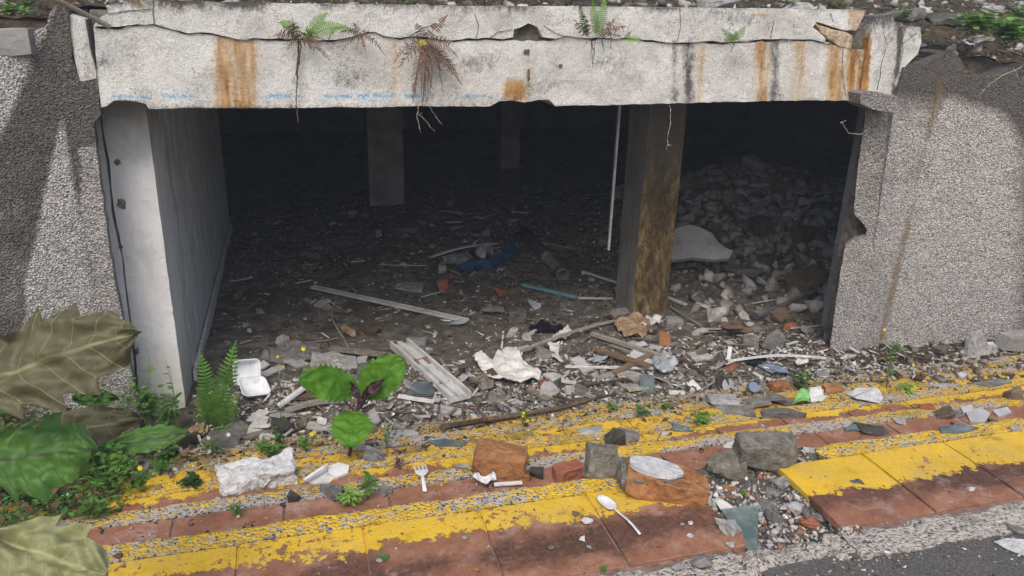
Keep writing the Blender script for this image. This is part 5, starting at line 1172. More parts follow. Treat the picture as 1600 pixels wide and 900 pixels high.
shard([(1553, 846), (1575, 841), (1600, 843), (1640, 852), (1640, 870), (1600, 868), (1572, 857)], 'rockwhite', 'irregular patch of white paint on the asphalt', 'paint patch', .001, .003, None, 30, 'paint_patch')
rock_at(1588, 832, 30, 18, 'rock', 'grey stone lodged at the crack beside the road', 'rubble_stone', 240)
# coconut husk and black bottle at the left jamb
p = pg(312, 680); t = thing('coconut_husk', 'dry tan split coconut husk lying at the foot of the white pillar', 'husk', p)
for k in range(5):
    a_ = k*1.25; me = rockmesh(.075, .028, .055, 70+k, 14, 2, .05, .1); o = link('husk_piece', me, 'coco', None, True); o.parent = t; o.location = (.03*math.cos(a_), .025*math.sin(a_), .0); o.rotation_euler = (rad(20), rad(15*math.sin(a_)), a_+1.57)
p1, p2 = pg(268, 705, .03), pg(306, 682, .03); t = thing('plastic_bottle', 'crushed black plastic bottle lying before the coconut husk', 'bottle', p1)
part('bottle_body', tube([p1, p1.lerp(p2, .1), p1.lerp(p2, .7), p2], .028, 10), 'black', t, True); part('bottle_neck', tube([p2, p2+(p2-p1)*.25], .012, 8), 'black', t, True)
# dark root across the lowest step
pts = [pg(x, y, .03) for x, y in [(690, 668), (760, 656), (830, 645), (880, 636), (930, 622), (962, 616)]]
top('dead_root', tube(pts, .016, 7, r_end=.008), 'twig', 'long dark dead root lying across the lowest yellow step', 'root')
pts = [pg(x, y, .05) for x, y in [(526, 472), (520, 482), (518, 496), (528, 515), (538, 530), (545, 545), (560, 553)]]
top('curved_twig', tube(pts, .006, 5), 'palet', 'thin pale curved twig standing in the dirt behind the green leaves', 'twig')

# ------------------------------------------------------------ litter nobody could count
tpl = []
for i in range(10):
    fl = i >= 5; me = rockmesh(1, .7 if not fl else .55, .6 if not fl else .12, 300+i, 9, 0, 0, .5); bm = bmesh.new(); bm.from_mesh(me); bmesh.ops.triangulate(bm, faces=bm.faces[:])
    tpl.append((np.array([v.co[:] for v in bm.verts]), np.array([[v.index for v in f.verts] for f in bm.faces]))); bm.free()
tpl.append((np.array([(-.5, -.04, 0), (.5, -.03, 0), (.5, .03, 0), (-.5, .04, 0), (-.5, -.04, .07), (.5, -.03, .06), (.5, .03, .06), (-.5, .04, .07)]), np.array([(0, 1, 5), (0, 5, 4), (1, 2, 6), (1, 6, 5), (2, 3, 7), (2, 7, 6), (3, 0, 4), (3, 4, 7), (4, 5, 6), (4, 6, 7)])))
def scatter(name, n, pos, size, tones, label, parent=None, kinds=None, seed=5, lift=0.):
    rs = np.random.RandomState(seed); V, Fc, T = [], [], []; off = 0; rr = random.Random(seed)
    for i in range(n):
        q = pos(rr)
        if q is None: continue
        x, y = q; k = rr.choice(kinds) if kinds else rr.choice((0, 1, 2, 3, 4, 5, 6, 7, 8, 9, 5, 6, 7, 8, 9, 10, 10)); v, f = tpl[k]; s_ = size(rr, k)
        e = np.array(Matrix.Rotation(rr.uniform(0, 6.28), 3, 'Z') @ Matrix.Rotation(rr.gauss(0, .35), 3, 'X') @ Matrix.Rotation(rr.gauss(0, .3), 3, 'Y'))
        V.append((v*s_) @ e.T+np.array((x, y, G(x, y)-s_*.05+lift))); Fc.append(f+off); off += len(v)
        t = rr.choice(tones); g_ = rr.uniform(.7, 1.15); T.append(np.tile(np.array((t[0]*g_, t[1]*g_, t[2]*g_, 1)), (len(v), 1)))
    V = np.concatenate(V); Fc = np.concatenate(Fc); T = np.concatenate(T)
    me = bpy.data.meshes.new(name); me.vertices.add(len(V)); me.vertices.foreach_set('co', V.ravel()); me.loops.add(Fc.size); me.loops.foreach_set('vertex_index', Fc.ravel())
    me.polygons.add(len(Fc)); me.polygons.foreach_set('loop_start', np.arange(0, Fc.size, 3)); me.polygons.foreach_set('loop_total', np.full(len(Fc), 3)); me.update(calc_edges=True); me.validate()
    a = me.attributes.new('tone', 'FLOAT_COLOR', 'POINT'); a.data.foreach_set('color', T.ravel())
    return stuff(name, me, 'litter', label, parent)
GR = [(.30, .29, .27), (.20, .185, .165), (.12, .10, .08), (.07, .055, .04), (.45, .44, .42), (.24, .19, .14), (.16, .13, .10), (.35, .33, .30), (.05, .04, .03), (.10, .085, .06)]
def pb(rr):
    x, y = rr.uniform(-.66, 5.4), 3.45+rr.random()**1.4*6.
    if blocked(x, y, 0): return None
    if x < 1.1 and 4.5 < y < 6.2 and rr.random() < .45: return None
    return x, y
scatter('floor_litter', 15000, pb, lambda r, k: (r.choice((.010, .014, .018, .026)) if k < 5 else r.choice((.016, .028, .04, .06))) if k < 10 else r.uniform(.04, .14), GR+[(.62, .61, .58)], 'litter of crumbs, splinters and flakes covering the basement floor', seed=5)
def pf_(rr):
    x, y = rr.uniform(-.6, 3.6), 3.42+rr.random()*.95; return x, y
scatter('heap_rubble', 3000, lambda rr: (lambda q: None if blocked(*q) or q[0] < 2.9 or q[1] < 4.7 or q[0] < q[1]*.545 else q)((rr.gauss(4.5, 1.0), rr.gauss(6.7, 1.1))), lambda r, k: r.choice((.03, .05, .08, .12, .16)), [(.36, .34, .32), (.42, .40, .38), (.28, .265, .25), (.33, .28, .24), (.20, .185, .17), (.30, .29, .28)], 'pale broken concrete heaped behind the stained pillar', kinds=[0, 1, 2, 3, 4], seed=15)
scatter('front_litter', 6500, pf_, lambda r, k: (r.choice((.012, .016, .022, .032)) if k < 5 else r.choice((.02, .035, .05, .08))) if k < 10 else r.uniform(.05, .18), GR+[(.52, .51, .49), (.60, .59, .57), (.38, .36, .33), (.42, .40, .37)], 'grey splinters and plaster crumbs banked up before the lowest step', seed=6)
def pgp(rr): return rr.uniform(.98, 1.62), rr.uniform(1.40, 1.96)
scatter('gap_rubble', 2600, lambda rr: (lambda q: q if gapz(*q) > G(*q)-.01 else None)(pgp(rr)), lambda r, k: r.choice((.008, .012, .018, .026)), [(.5, .48, .45), (.55, .53, .50), (.42, .40, .37), (.34, .32, .29), (.24, .22, .2), (.14, .12, .1), (.3, .15, .09)], 'gravel and mortar crumbs filling the gap in the steps', kinds=list(range(10)), seed=7)
def ps(rr):
    r = rr.random()
    if r < .5: x = rr.uniform(-.9, 3.6); y = rr.choice(EDGE[:4])-.082+.4*abs(rr.gauss(0, .25))*.3+.09+rr.uniform(0, .12)
    else: x = rr.uniform(-.8, 3.8); y = rr.uniform(1.97, 3.45)
    if y > 3.45 or y < 1.97: return None
    return x, y
scatter('step_grit', 6500, ps, lambda r, k: r.choice((.005, .007, .010, .014, .02)) if k < 10 else r.uniform(.02, .06), GR+[(.5, .48, .45)], 'grit and crumbs lying in the corners of the steps', seed=8)
scatter('lower_step_litter', 5200, lambda rr: (rr.uniform(-.6, 3.8), 3.46-abs(rr.gauss(0, .30))), lambda r, k: r.choice((.01, .014, .02, .03)) if k < 10 else r.uniform(.03, .09), GR, 'dark litter spread over the lowest steps', seed=9)
scatter('right_bank_rubble', 1500, lambda rr: (rr.uniform(2.9, 5.2), rr.uniform(2.75, 3.8)), lambda r, k: r.choice((.012, .02, .03, .045, .06)) if k < 10 else r.uniform(.03, .10), GR+[(.55, .53, .50), (.40, .37, .34)], 'plaster crumbs and flakes along the foot of the wing wall', seed=10)
scatter('top_step_grit', 420, lambda rr: (rr.uniform(-.6, 1.1) if rr.random() < .6 else rr.uniform(1.5, 2.8), rr.uniform(1.42, 1.95)), lambda r, k: r.choice((.003, .004, .006, .008)), GR+[(.5, .48, .45)], 'fine grit on the top step tiles', kinds=list(range(5)), seed=11)
scatter('road_grit', 1300, lambda rr: (rr.uniform(.3, 3.2), 1.43-abs(rr.gauss(0, .09))), lambda r, k: r.choice((.004, .006, .008, .012)), GR+[(.5, .48, .45)], 'grit along the edge of the asphalt', kinds=list(range(5)), seed=12, lift=-.008)
# ------------------------------------------------------------ plants
def leafmesh(base, tip, width, nrm, shape='ovate', teeth=8, tooth=.14, droop=.06, cup=.10, N=52, M=9, wave=.012, seed=1, spread=.16, th=.0007):
    base, tip = Vector(base), Vector(tip); L_ = (tip-base).length; d = (tip-base)/L_; n_ = Vector(nrm); n_ = (n_-d*n_.dot(d)).normalized(); s_ = d.cross(n_)
    vs, uv, fs = [], [], []
    for i in range(N+1):
        t = i/N
        if shape == 'ovate': w_ = (t**.55)*((1-t)**.75)*1.62
        elif shape == 'round': w_ = math.sqrt(max(0, 1-(2*t-1)**2))*(.93+.07*math.cos(t*3))
        elif shape == 'lance': w_ = math.sin(math.pi*t**.8)**1.1
        else: w_ = math.sin(math.pi*t)
        saw = (t*teeth) % 1.; big = 1+tooth*(saw**1.4-.45)*(0 if t < .04 else 1)*min(1, (1-t)*6)
        for j in range(-M, M+1):
            s = j/M; a = abs(s); e_ = (a**3)
            ww = w_*width/2*(1+(big-1)*e_)*(1+.04*nz(t*5, seed, j > 0, 1))
            al = t+spread*a*w_*(.35 if shape != 'round' else -.25)*(1-t*.3)-(.12*a*(1-t)**6 if shape == 'round' else 0)
            p = base+d*(L_*al)+s_*(s*ww)+n_*(cup*abs(s)*ww-droop*L_*t*t+wave*nz(t*4, s*2+seed, 0, 1.3)*1.6+wave*.5*nz(t*11, s*5+seed, 0, 1.))
            vs.append(p); uv.append((s*ww/L_, al))
    K = 2*M+1
    for i in range(N):
        for j in range(K-1):
            a = i*K+j; fs.append((a, a+1, a+K+1, a+K))
    me = mk('leaf', vs, fs); ul = me.uv_layers.new(name='UVMap')
    for lp in me.loops: ul.data[lp.index].uv = uv[lp.vertex_index]
    return me
def Lf(parent, mat, b_, t_, wpx, Yb, Yt=None, shape='ovate', nrm=None, name='leaf', **k):
    B_ = onY(*b_, Yb); T_ = onY(*t_, Yt or Yb); w_ = wpx*sc((B_+T_)/2); n_ = nrm or ((CAM-B_).normalized()+Vector((0, 0, .25)))
    o = part(name, leafmesh(B_, T_, w_, n_, shape, **k), mat, parent, True); return o
def stem(parent, pts, r, mat, r2=None, name='stem'): return part(name, tube(pts, r, 6, r_end=r2), mat, parent, True)
# the tall large-leaved weed at the near end of the steps
wd = thing('large_leaved_weed', 'tall weed with big toothed olive and green leaves at the near end of the steps', 'plant', (-.80, 1.62, -.02))
root = Vector((-.80, 1.62, -.02)); crown = onY(-90, 640, 1.5)
stem(wd, [root, root.lerp(crown, .5)+Vector((-.03, 0, 0)), crown], .012, 'stemp', .008)
def pet(px, Y, mat='stemg', r=.004): q = onY(*px, Y); stem(wd, [crown, crown.lerp(q, .5)+Vector((0, 0, .02)), q], .006, mat, r, 'petiole')
pet((-60, 604), 1.36); Lf(wd, 'lolive', (-62, 606), (217, 517), 225, 1.36, 1.36, teeth=4.5, tooth=.42, droop=-.02, cup=-.05, seed=1, spread=.32, wave=.018, N=90)
pet((10, 700), 1.60); Lf(wd, 'lolive', (20, 694), (222, 652), 104, 1.60, 1.55, teeth=3, tooth=.2, droop=.0, cup=.18, seed=2, spread=.3, wave=.012, nrm=(0, -1, .9))
pet((0, 718), 1.42, 'stemp'); Lf(wd, 'lgreen', (-30, 722), (140, 700), 190, 1.42, 1.36, teeth=3.5, tooth=.35, droop=.06, cup=-.1, seed=3, spread=.35, wave=.018, N=80, nrm=(.1, -.75, .8))
pet((110, 640), 1.75); Lf(wd, 'lgreen', (112, 622), (186, 622), 42, 1.75, teeth=4, tooth=.15, seed=4)
pet((-12, 842), 1.22); Lf(wd, 'lpale', (-10, 838), (168, 900), 170, 1.24, 1.16, teeth=3.2, tooth=.4, droop=.0, cup=.08, seed=5, spread=.32, wave=.018, N=80, nrm=(.05, -.6, .9))
wd2 = thing('broad_leaved_seedling', 'green broad leaf plant with purple midrib before the white pillar', 'plant', pg(190, 735))
q = pg(190, 735); stem(wd2, [q, onY(178, 700, q.y)], .006, 'stemp')
Lf(wd2, 'lgreen', (172, 700), (292, 672), 68, q.y, q.y-.05, teeth=6, tooth=.16, seed=6, nrm=(0, -.6, .9)); Lf(wd2, 'lgreen', (176, 702), (120, 716), 40, q.y, q.y-.04, teeth=5, seed=7, nrm=(0, -.6, .9))
# plant with three round leaves on the steps
q = pg(546, 712); Y = q.y; sp3 = thing('three_leaved_plant', 'young plant with three big round toothed green leaves standing on the yellow steps', 'plant', q)
stem(sp3, [q, onY(552, 672, Y), onY(560, 640, Y+.02), onY(560, 606, Y+.03)], .008, 'stemp', .005)
for a_, b_ in (((556, 645), (535, 622)), ((560, 622), (578, 612)), ((558, 660), (549, 652))): stem(sp3, [onY(*a_, Y), onY(*b_, Y-.02)], .004, 'stemp', name='petiole')
kw = dict(shape='round', teeth=10, tooth=.26, spread=.1, cup=.10, droop=.12, wave=.008, N=90)
Lf(sp3, 'lbright', (548, 606), (474, 590), 62, Y-.02, Y-.12, seed=8, nrm=(-.1, -.75, .65), **kw)
Lf(sp3, 'lbright', (570, 612), (628, 562), 66, Y-.02, Y-.06, seed=9, nrm=(.1, -.8, .55), **kw)
Lf(sp3, 'lbright', (549, 648), (549, 692), 70, Y-.03, Y-.20, seed=10, nrm=(0, -.6, .8), **kw)
Lf(sp3, 'lpurple', (566, 622), (600, 592), 18, Y-.05, Y-.08, seed=11, shape='lance', teeth=5); Lf(sp3, 'lpurple', (560, 622), (548, 596), 13, Y-.05, seed=12, shape='lance', teeth=5); Lf(sp3, 'lpurple', (562, 640), (574, 606), 10, Y-.07, seed=13, shape='lance', teeth=5)
# ferns
def frondmesh(base, tip, width, n=16, sag=.12, nrm=None, pw=.42, seed=0, curl=.0, dead=False):
    base, tip = Vector(base), Vector(tip); L_ = (tip-base).length; d = (tip-base)/L_; N_ = Vector(nrm) if nrm else (CAM-base).normalized()
    s_ = d.cross(N_).normalized(); N_ = s_.cross(d); rng = random.Random(seed); vs, fs = [], []
    ax = lambda t: base.lerp(tip, t)+N_*(sag*L_*math.sin(math.pi*t)*.5)+Vector((0, 0, -curl*L_*t*t*t))
    for i in range(n):
        t = .10+.90*i/n; p = ax(t); q = (ax(min(1, t+.03))-p).normalized(); w_ = width/2*math.sin(math.pi*min(1, (t*.86+.17)))**.8; g = L_/n*pw
        for sg in (-1, 1):
            if dead and rng.random() < .25: continue
            ww = w_*rng.uniform(.85, 1.1); dr = (s_*sg+q*.35+N_*rng.uniform(-.15, .15)+(N_*rng.uniform(-.8, .5)+Vector((0, 0, -.5)) if dead else Vector())).normalized()
            k = len(vs); m_ = p+dr*ww*.45
            vs += [p-q*g*.35, m_-q*g*.6, p+dr*ww*.8-q*g*.35, p+dr*ww+q*g*.3, p+dr*ww*.75+q*g*.6, m_+q*g*.75, p+q*g*.5]
            fs += [(k, k+1, k+5, k+6), (k+1, k+2, k+4, k+5), (k+2, k+3, k+4)]
    st_ = tube([ax(i/8) for i in range(9)], L_*.006+.0006, 4); k = len(vs); vs += [v.co.copy() for v in st_.vertices]; fs += [tuple(v+k for v in p.vertices) for p in st_.polygons]
    bpy.data.meshes.remove(st_); return mk('frond', vs, fs)
def fern(label, px, fr, mat, Y=None, name='fern', lift=0.):
    q = onY(*px, Y) if Y else pg(*px); t = thing(name, label, 'fern', q)
    for i, f in enumerate(fr):
        b_, tp, w_ = f[:3]; mt = f[3] if len(f) > 3 and f[3] else mat; B_ = onY(*b_, q.y-.01*(i % 3)); T_ = onY(*tp, q.y-.03-.05*((i*7) % 3))
        part('frond', frondmesh(B_, T_, w_*sc(B_), max(9, int((B_-T_).length/.011)) if w_ < 30 else 20, .15, seed=i, dead=mt == 'dead', curl=f[4] if len(f) > 4 else .05), mt, t)
    return t
fern('lush green fern growing in the corner below the plaster wall', (335, 664), [((332, 662), (312, 540), 34), ((338, 660), (368, 524), 40), ((334, 662), (352, 596), 36), ((330, 662), (308, 610), 30, 'herbl'), ((336, 664), (372, 612), 32, 'herbl'), ((334, 664), (320, 585), 34), ((336, 664), (376, 640), 30), ((332, 666), (300, 640), 26), ((334, 666), (350, 632), 34, 'herbl'), ((336, 666), (366, 664), 28), ((334, 668), (318, 668), 26), ((338, 668), (345, 690), 24, 'herbd')], 'fernm')
YB = 3.86
fern('fern with two green arching fronds over a dead brown skirt on the beam', (468, 64), [((472, 62), (432, 14), 20, 'herbl', .35), ((474, 62), (512, 12), 22, 'herbl', .1), ((476, 60), (548, 22), 24, 'herbl', .25), ((468, 62), (425, 42), 22, 'dead', .3), ((468, 62), (440, 30), 20, 'dead', .2), ((470, 62), (512, 66), 22, 'dead', .4), ((470, 60), (505, 50), 20, 'dead', .3), ((466, 62), (448, 66), 16, 'dead', .4), ((470, 62), (490, 40), 20, 'dead', .2), ((468, 64), (515, 80), 16, 'dead', .3), ((466, 60), (456, 28), 20, 'dead', .2)], 'herbl', YB)
fern('small withered brown fern in the crack of the beam', (562, 52), [((562, 52), (530, 40), 12, 'dead', .3), ((562, 52), (585, 42), 12, 'dead', .4), ((562, 52), (602, 66), 12, 'dead', .4), ((562, 52), (552, 34), 10, 'dead'), ((562, 54), (572, 80), 9, 'dead')], 'dead', YB)
fern('dead brown fern mass with one yellow frond hanging from the beam crack', (662, 62), [((662, 62), (650, 34), 22, 'dead'), ((664, 62), (700, 20), 20, 'dead'), ((664, 62), (716, 60), 26, 'dead', .5), ((664, 62), (716, 110), 30, 'dead', .1), ((662, 62), (622, 100), 26, 'dead', .1), ((660, 62), (614, 72), 22, 'dead', .4), ((664, 62), (690, 110), 30, 'dead'), ((664, 64), (672, 126), 26, 'dead'), ((660, 64), (644, 150), 24, 'dead'), ((664, 62), (722, 128), 18, 'dead'), ((650, 66), (668, 68), 12, 'yel', 0), ((664, 66), (662, 150), 24, 'dead'), ((664, 62), (704, 96), 26, 'dead')], 'dead', YB)
fern('upright green fern standing on the beam crack beside dark dead fronds', (932, 58), [((934, 56), (946, -8), 20), ((932, 56), (926, -4), 16), ((918, 58), (904, -2), 14, 'herb'), ((918, 58), (896, 28), 18, 'dead'), ((920, 58), (908, 16), 18, 'dead'), ((936, 58), (980, 30), 16, 'dead', .2), ((936, 58), (962, 26), 14, 'dead'), ((924, 60), (912, 62), 12, 'dead', .4), ((940, 60), (972, 44), 14, 'dead', .3)], 'herbl', YB)
fern('tiny green fern frond just right of the upright fern', (976, 60), [((978, 62), (1002, 58), 12, 'herbl', .1), ((976, 62), (986, 48), 10, 'herbl')], 'herbl', YB)
fern('small bright green fern alone near the black streaks of the beam', (1148, 64), [((1146, 64), (1126, 42), 12), ((1148, 64), (1166, 38), 15), ((1148, 64), (1150, 46), 14), ((1146, 66), (1130, 60), 10), ((1148, 64), (1140, 50), 12), ((1148, 66), (1142, 80), 8, 'dead')], 'herbl', YB)
def hang(label, lines, mat, Y=3.87, r=.0022, name='hanging_root', jit=3):
    q = onY(*lines[0][0], Y); t = thing(name, label, 'root', q); rg_ = random.Random(len(lines)*7)
    for ln in lines:
        pts = []
        for i in range(len(ln)-1):
            for k in range(4):
                f = k/4; pts.append((ln[i][0]*(1-f)+ln[i+1][0]*f+rg_.uniform(-jit, jit)*.5, ln[i][1]*(1-f)+ln[i+1][1]*f))
        pts.append(ln[-1]); part('strand', tube([onY(x, y, Y-rg_.uniform(0, .02)) for x, y in pts], r*rg_.uniform(.7, 1.3), 5, r_end=r*.5), mat, t)
    return t
hang('long dark root hanging from the two frond fern past the beam bottom', [[(468, 62), (465, 110), (463, 165)], [(470, 64), (467, 100), (464, 130)], [(466, 64), (468, 90), (462, 118)], [(463, 165), (466, 192)]], 'twig', r=.004)
hang('tangle of brown roots hanging under the yellow frond', [[(662, 64), (664, 110), (662, 160)], [(665, 64), (670, 100), (668, 158)], [(660, 66), (652, 110), (650, 150)], [(666, 66), (676, 110), (672, 150)], [(662, 70), (658, 120), (660, 168)], [(684, 90), (690, 130), (692, 146)], [(660, 70), (650, 130), (646, 160)], [(668, 70), (664, 130), (666, 165)], [(664, 70), (670, 120), (676, 140)]], 'twig', r=.0026)
hang('pale root ends dangling below the beam under the root tangle', [[(655, 165), (652, 182), (658, 208)], [(656, 180), (668, 192), (679, 206)], [(672, 166), (680, 182), (691, 194)], [(652, 180), (660, 176)]], 'palet', r=.0022)
hang('short dark root under the upright green fern', [[(922, 60), (924, 80), (926, 106)], [(924, 64), (930, 85), (925, 100)], [(940, 60), (944, 78)], [(956, 60), (954, 76)], [(930, 62), (928, 78)]], 'twig', r=.0026)
hang('two short roots under the withered brown fern', [[(560, 56), (558, 78)], [(566, 56), (572, 80)], [(552, 56), (548, 70)]], 'twig', r=.002)
hang('pale knotted root dangling before the stained pillar', [[(1047, 165), (1048, 184), (1044, 210), (1044, 226)], [(1044, 226), (1040, 236)], [(1044, 226), (1050, 228)]], 'palet', r=.0028)
hang('curved pale twig sticking out beside the jamb of the opening', [[(1356, 202), (1344, 210), (1326, 208), (1314, 190)], [(1314, 192), (1322, 188)]], 'palet', r=.003)
hang('thin dry creeper lying over the broken top of the wing wall', [[(1598, 104), (1570, 116), (1548, 130), (1530, 148)], [(1585, 106), (1592, 124)]], 'palet', Y=3.55, r=.003)
hang('dry creeper stems over the block at the beam end', [[(1372, 140), (1378, 100), (1386, 70), (1404, 48)], [(1404, 48), (1412, 80), (1400, 110)], [(1430, 52), (1410, 70), (1395, 80)], [(1386, 70), (1380, 50)]], 'twig', Y=3.86, r=.0022)
p1, p2 = onY(78, -6, 3.7), onY(172, 42, 3.84); top('conduit', tube([p1, p1.lerp(p2, .5), p2], .011, 8), 'stick', 'grey conduit slanting down onto the beam above the mildewed wall', 'conduit')
def herbplant(label, px, h_px, n, mats, spread=40, leafpx=14, flower=None, Y=None, name='weed', seed=1, upright=.6, stemmat='stemg'):
    q = onY(*px, Y) if Y else pg(*px); t = thing(name, label, 'weed', q); k = sc(q); rg_ = random.Random(seed); vs, fs = [], []; sts = []
    for i in range(n):
        a_ = rg_.uniform(0, 6.28); r_ = rg_.uniform(.1, 1)*spread*k*.5; hh = h_px*k*rg_.uniform(.35, 1)
        tp = q+Vector((math.cos(a_)*r_, math.sin(a_)*r_*.6, hh)); mid = q.lerp(tp, .5)+Vector((0, 0, hh*.1)); sts.append(tube([q, mid, tp], .0016, 4, r_end=.0009))
        nl_ = rg_.randint(3, 6)
        for j in range(nl_):
            f = rg_.uniform(.35, 1.); p = q.lerp(mid, f*2) if f < .5 else mid.lerp(tp, f*2-1); b2 = rg_.uniform(0, 6.28); d = Vector((math.cos(b2), math.sin(b2)-.2, rg_.uniform(.0, upright))).normalized(); l_ = leafpx*k*rg_.uniform(.6, 1.15)
            s_ = d.cross(Vector((0, 0, 1))).normalized()*l_*rg_.uniform(.16, .26); dn = Vector((0, 0, -l_*.18)); c_ = len(vs)
            vs += [p, p+d*l_*.35+s_, p+d*l_*.35-s_, p+d*l_*.7+s_*.85+dn*.5, p+d*l_*.7-s_*.85+dn*.5, p+d*l_+dn*1.2, p+d*l_*.35-Vector((0, 0, l_*.05)), p+d*l_*.7+dn*.8]
            fs += [(c_, c_+1, c_+6), (c_, c_+6, c_+2), (c_+1, c_+3, c_+7, c_+6), (c_+6, c_+7, c_+4, c_+2), (c_+3, c_+5, c_+7), (c_+7, c_+5, c_+4)]
    part('foliage', mk('fol', vs, fs), mats, t)['kind'] = 'stuff'
    if sts: part('stem', joinm(sts), stemmat, t)
    if flower:
        for fx, fy, fm, fs_ in flower:
            fp = onY(fx, fy, q.y-.01); stem(t, [q, q.lerp(fp, .5)+Vector((.01, 0, 0)), fp], .0016, 'stemg', .001)
            c_ = []; vv_, ff = [], []
            for j in range(6):
                a_ = j*1.047; r_ = fs_*k*.5; u_ = rt*math.cos(a_)+upv*math.sin(a_); w_ = rt*math.cos(a_+.5)+upv*math.sin(a_+.5); x_ = rt*math.cos(a_-.5)+upv*math.sin(a_-.5); m_ = len(vv_)
                vv_ += [fp, fp+x_*r_*.6-fwd*.001, fp+u_*r_-fwd*.003, fp+w_*r_*.6-fwd*.001]; ff.append((m_, m_+1, m_+2, m_+3))
            part('flower', mk('fl', vv_, ff), fm, t)
    return t
HP = [('weed with narrow bright leaves in front of the white pillar', (235, 650), 60, 9, 'herbl', 60, 22, None), ('leafy weed with a dark stem at the corner of the white pillar', (262, 690), 110, 9, 'herb', 60, 20, None),
      ('weed with small white flowers under the broad leaf', (228, 720), 70, 12, 'herb', 80, 12, [(208, 702, 'whi', 9), (214, 698, 'whi', 9), (242, 710, 'whi', 9), (248, 704, 'whi', 8), (256, 698, 'whi', 8), (244, 718, 'whi', 8), (282, 702, 'whi', 9)]),
      ('weed with white flowers beside the black bottle', (330, 712), 40, 9, 'herb', 50, 9, [(327, 705, 'whi', 9), (326, 684, 'whi', 7), (357, 679, 'whi', 8)]),
      ('weed with one yellow flower below the broad leaf', (222, 770), 80, 9, 'herb', 60, 14, [(219, 731, 'yel', 10)]), ('dense weed with curled leaves between the big leaves and the steps', (150, 760), 130, 22, 'herb', 110, 22, None),
      ('dark leafy weed under the big green leaf', (60, 790), 90, 26, 'herbd', 150, 20, None), ('weed with tiny white flowers beneath the big green leaf', (105, 800), 50, 20, 'herb', 120, 13, [(98, 776, 'whi', 7), (106, 780, 'whi', 7), (72, 785, 'whi', 6), (106, 772, 'whi', 5)]),
      ('tall thin weed with a yellow flower left of the round leaves', (478, 706), 30, 5, 'herb', 30, 12, [(474, 545, 'yel', 8), (487, 678, 'yel', 9), (491, 675, 'yel', 8)]), ('thin weed with a small yellow bud near the foam tray', (437, 700), 40, 6, 'herb', 40, 12, [(434, 557, 'yel', 5), (443, 572, 'yel', 4)]),
      ('low grassy weed at the lowest step left of the thin stems', (425, 712), 26, 12, 'herb', 60, 14, None), ('upright weed with purple stem on the second step', (575, 782), 60, 5, 'herb', 22, 16, None), ('grass tuft rooted in the mortar lump of the second step', (545, 790), 30, 12, 'herbl', 34, 16, None),
      ('tiny weed seedling on the second step beside the red tile', (372, 808), 36, 4, 'herb', 16, 12, None), ('tiny purple sprout on the yellow step', (624, 732), 26, 3, 'lpurple', 16, 10, None), ('dark green weed leaf clump on the yellow step left of the white block', (300, 758), 14, 7, 'herbd', 34, 20, None),
      ('bright weed clump in the middle of the yellow steps', (1002, 650), 20, 7, 'herb', 44, 11, None), ('bright weed clump beside the long dark tilted slab', (1098, 662), 24, 9, 'herbl', 40, 13, None), ('small weed on the step behind the dark clod', (1040, 640), 16, 6, 'herb', 40, 8, [(1012, 606, 'yel', 4), (984, 610, 'yel', 5)]),
      ('thin weed in front of the jamb with a small yellow bud', (1385, 606), 92, 7, 'herb', 34, 12, [(1382, 515, 'yel', 6), (1427, 569, 'yel', 5)]), ('broad leaf weed at the foot of the wing wall', (1416, 612), 18, 7, 'herbl', 36, 14, None), ('grassy weed before the green plastic bag', (1250, 606), 34, 10, 'herb', 50, 12, [(1300, 592, 'yel', 3)]),
      ('weed with yellow flowers by the dead root', (818, 668), 30, 4, 'herb', 16, 8, [(818, 645, 'yel', 6), (817, 650, 'yel', 5)]), ('tiny sprout in the joint of the first tiles', (598, 876), 10, 4, 'herb', 18, 9, None), ('tiny green sprout at the road edge strip', (942, 892), 8, 4, 'herb', 18, 8, None),
      ('small weed in the gap beside the brick crumbs', (1164, 774), 10, 4, 'herbl', 14, 7, None), ('small weed on the second step by the upright mortar piece', (920, 742), 10, 4, 'herbl', 14, 7, None), ('sprouting weed with red bud on the lowest step', (724, 656), 16, 3, 'herbd', 16, 7, [(725, 640, 'red', 6)]), ('fine grass on the steps left of the mid yellow band', (955, 640), 14, 6, 'herb', 30, 9, None),
      ('spindly weed behind the fork on the yellow step', (605, 705), 60, 3, 'herb', 12, 9, None), ('weed sprawling over the second yellow nosing', (250, 742), 34, 9, 'herb', 60, 12, None), ('tall weed of thin stalks before the cracked pillar edge', (210, 690), 120, 8, 'herb', 50, 15, None)]
for i, h in enumerate(HP): herbplant(h[0], h[1], h[2], h[3], h[4], h[5], h[6], h[7], seed=40+i)
for i, h in enumerate([('tall wispy weed rising up the cracked pillar edge', (236, 694), 190, 6, 'herbl', 46, 13), ('tall thin twiggy weed against the white pillar', (284, 690), 150, 5, 'herb', 40, 11), ('wispy stalk with sparse leaves by the mildewed wall', (160, 730), 170, 6, 'herb', 70, 14), ('low bushy weed under the pale leaf edge', (150, 812), 60, 16, 'herb', 80, 16), ('tangled leafy weed between the broad leaf and the pale leaf', (175, 780), 90, 18, 'herb', 90, 18), ('dark weed filling the shade behind the olive leaves', (80, 720), 120, 26, 'herbd', 150, 22), ('light green weed at the corner of the mildewed wall', (140, 740), 100, 18, 'herb', 90, 20), ('weed with long narrow leaves beside the pale stone', (190, 752), 60, 14, 'herbl', 50, 18), ('short leafy weed spilling over the lower yellow step', (262, 722), 34, 12, 'herb', 60, 13), ('low weed at the foot of the fern', (350, 690), 30, 12, 'herb', 60, 14)]): herbplant(*h[:7], None, seed=140+i)
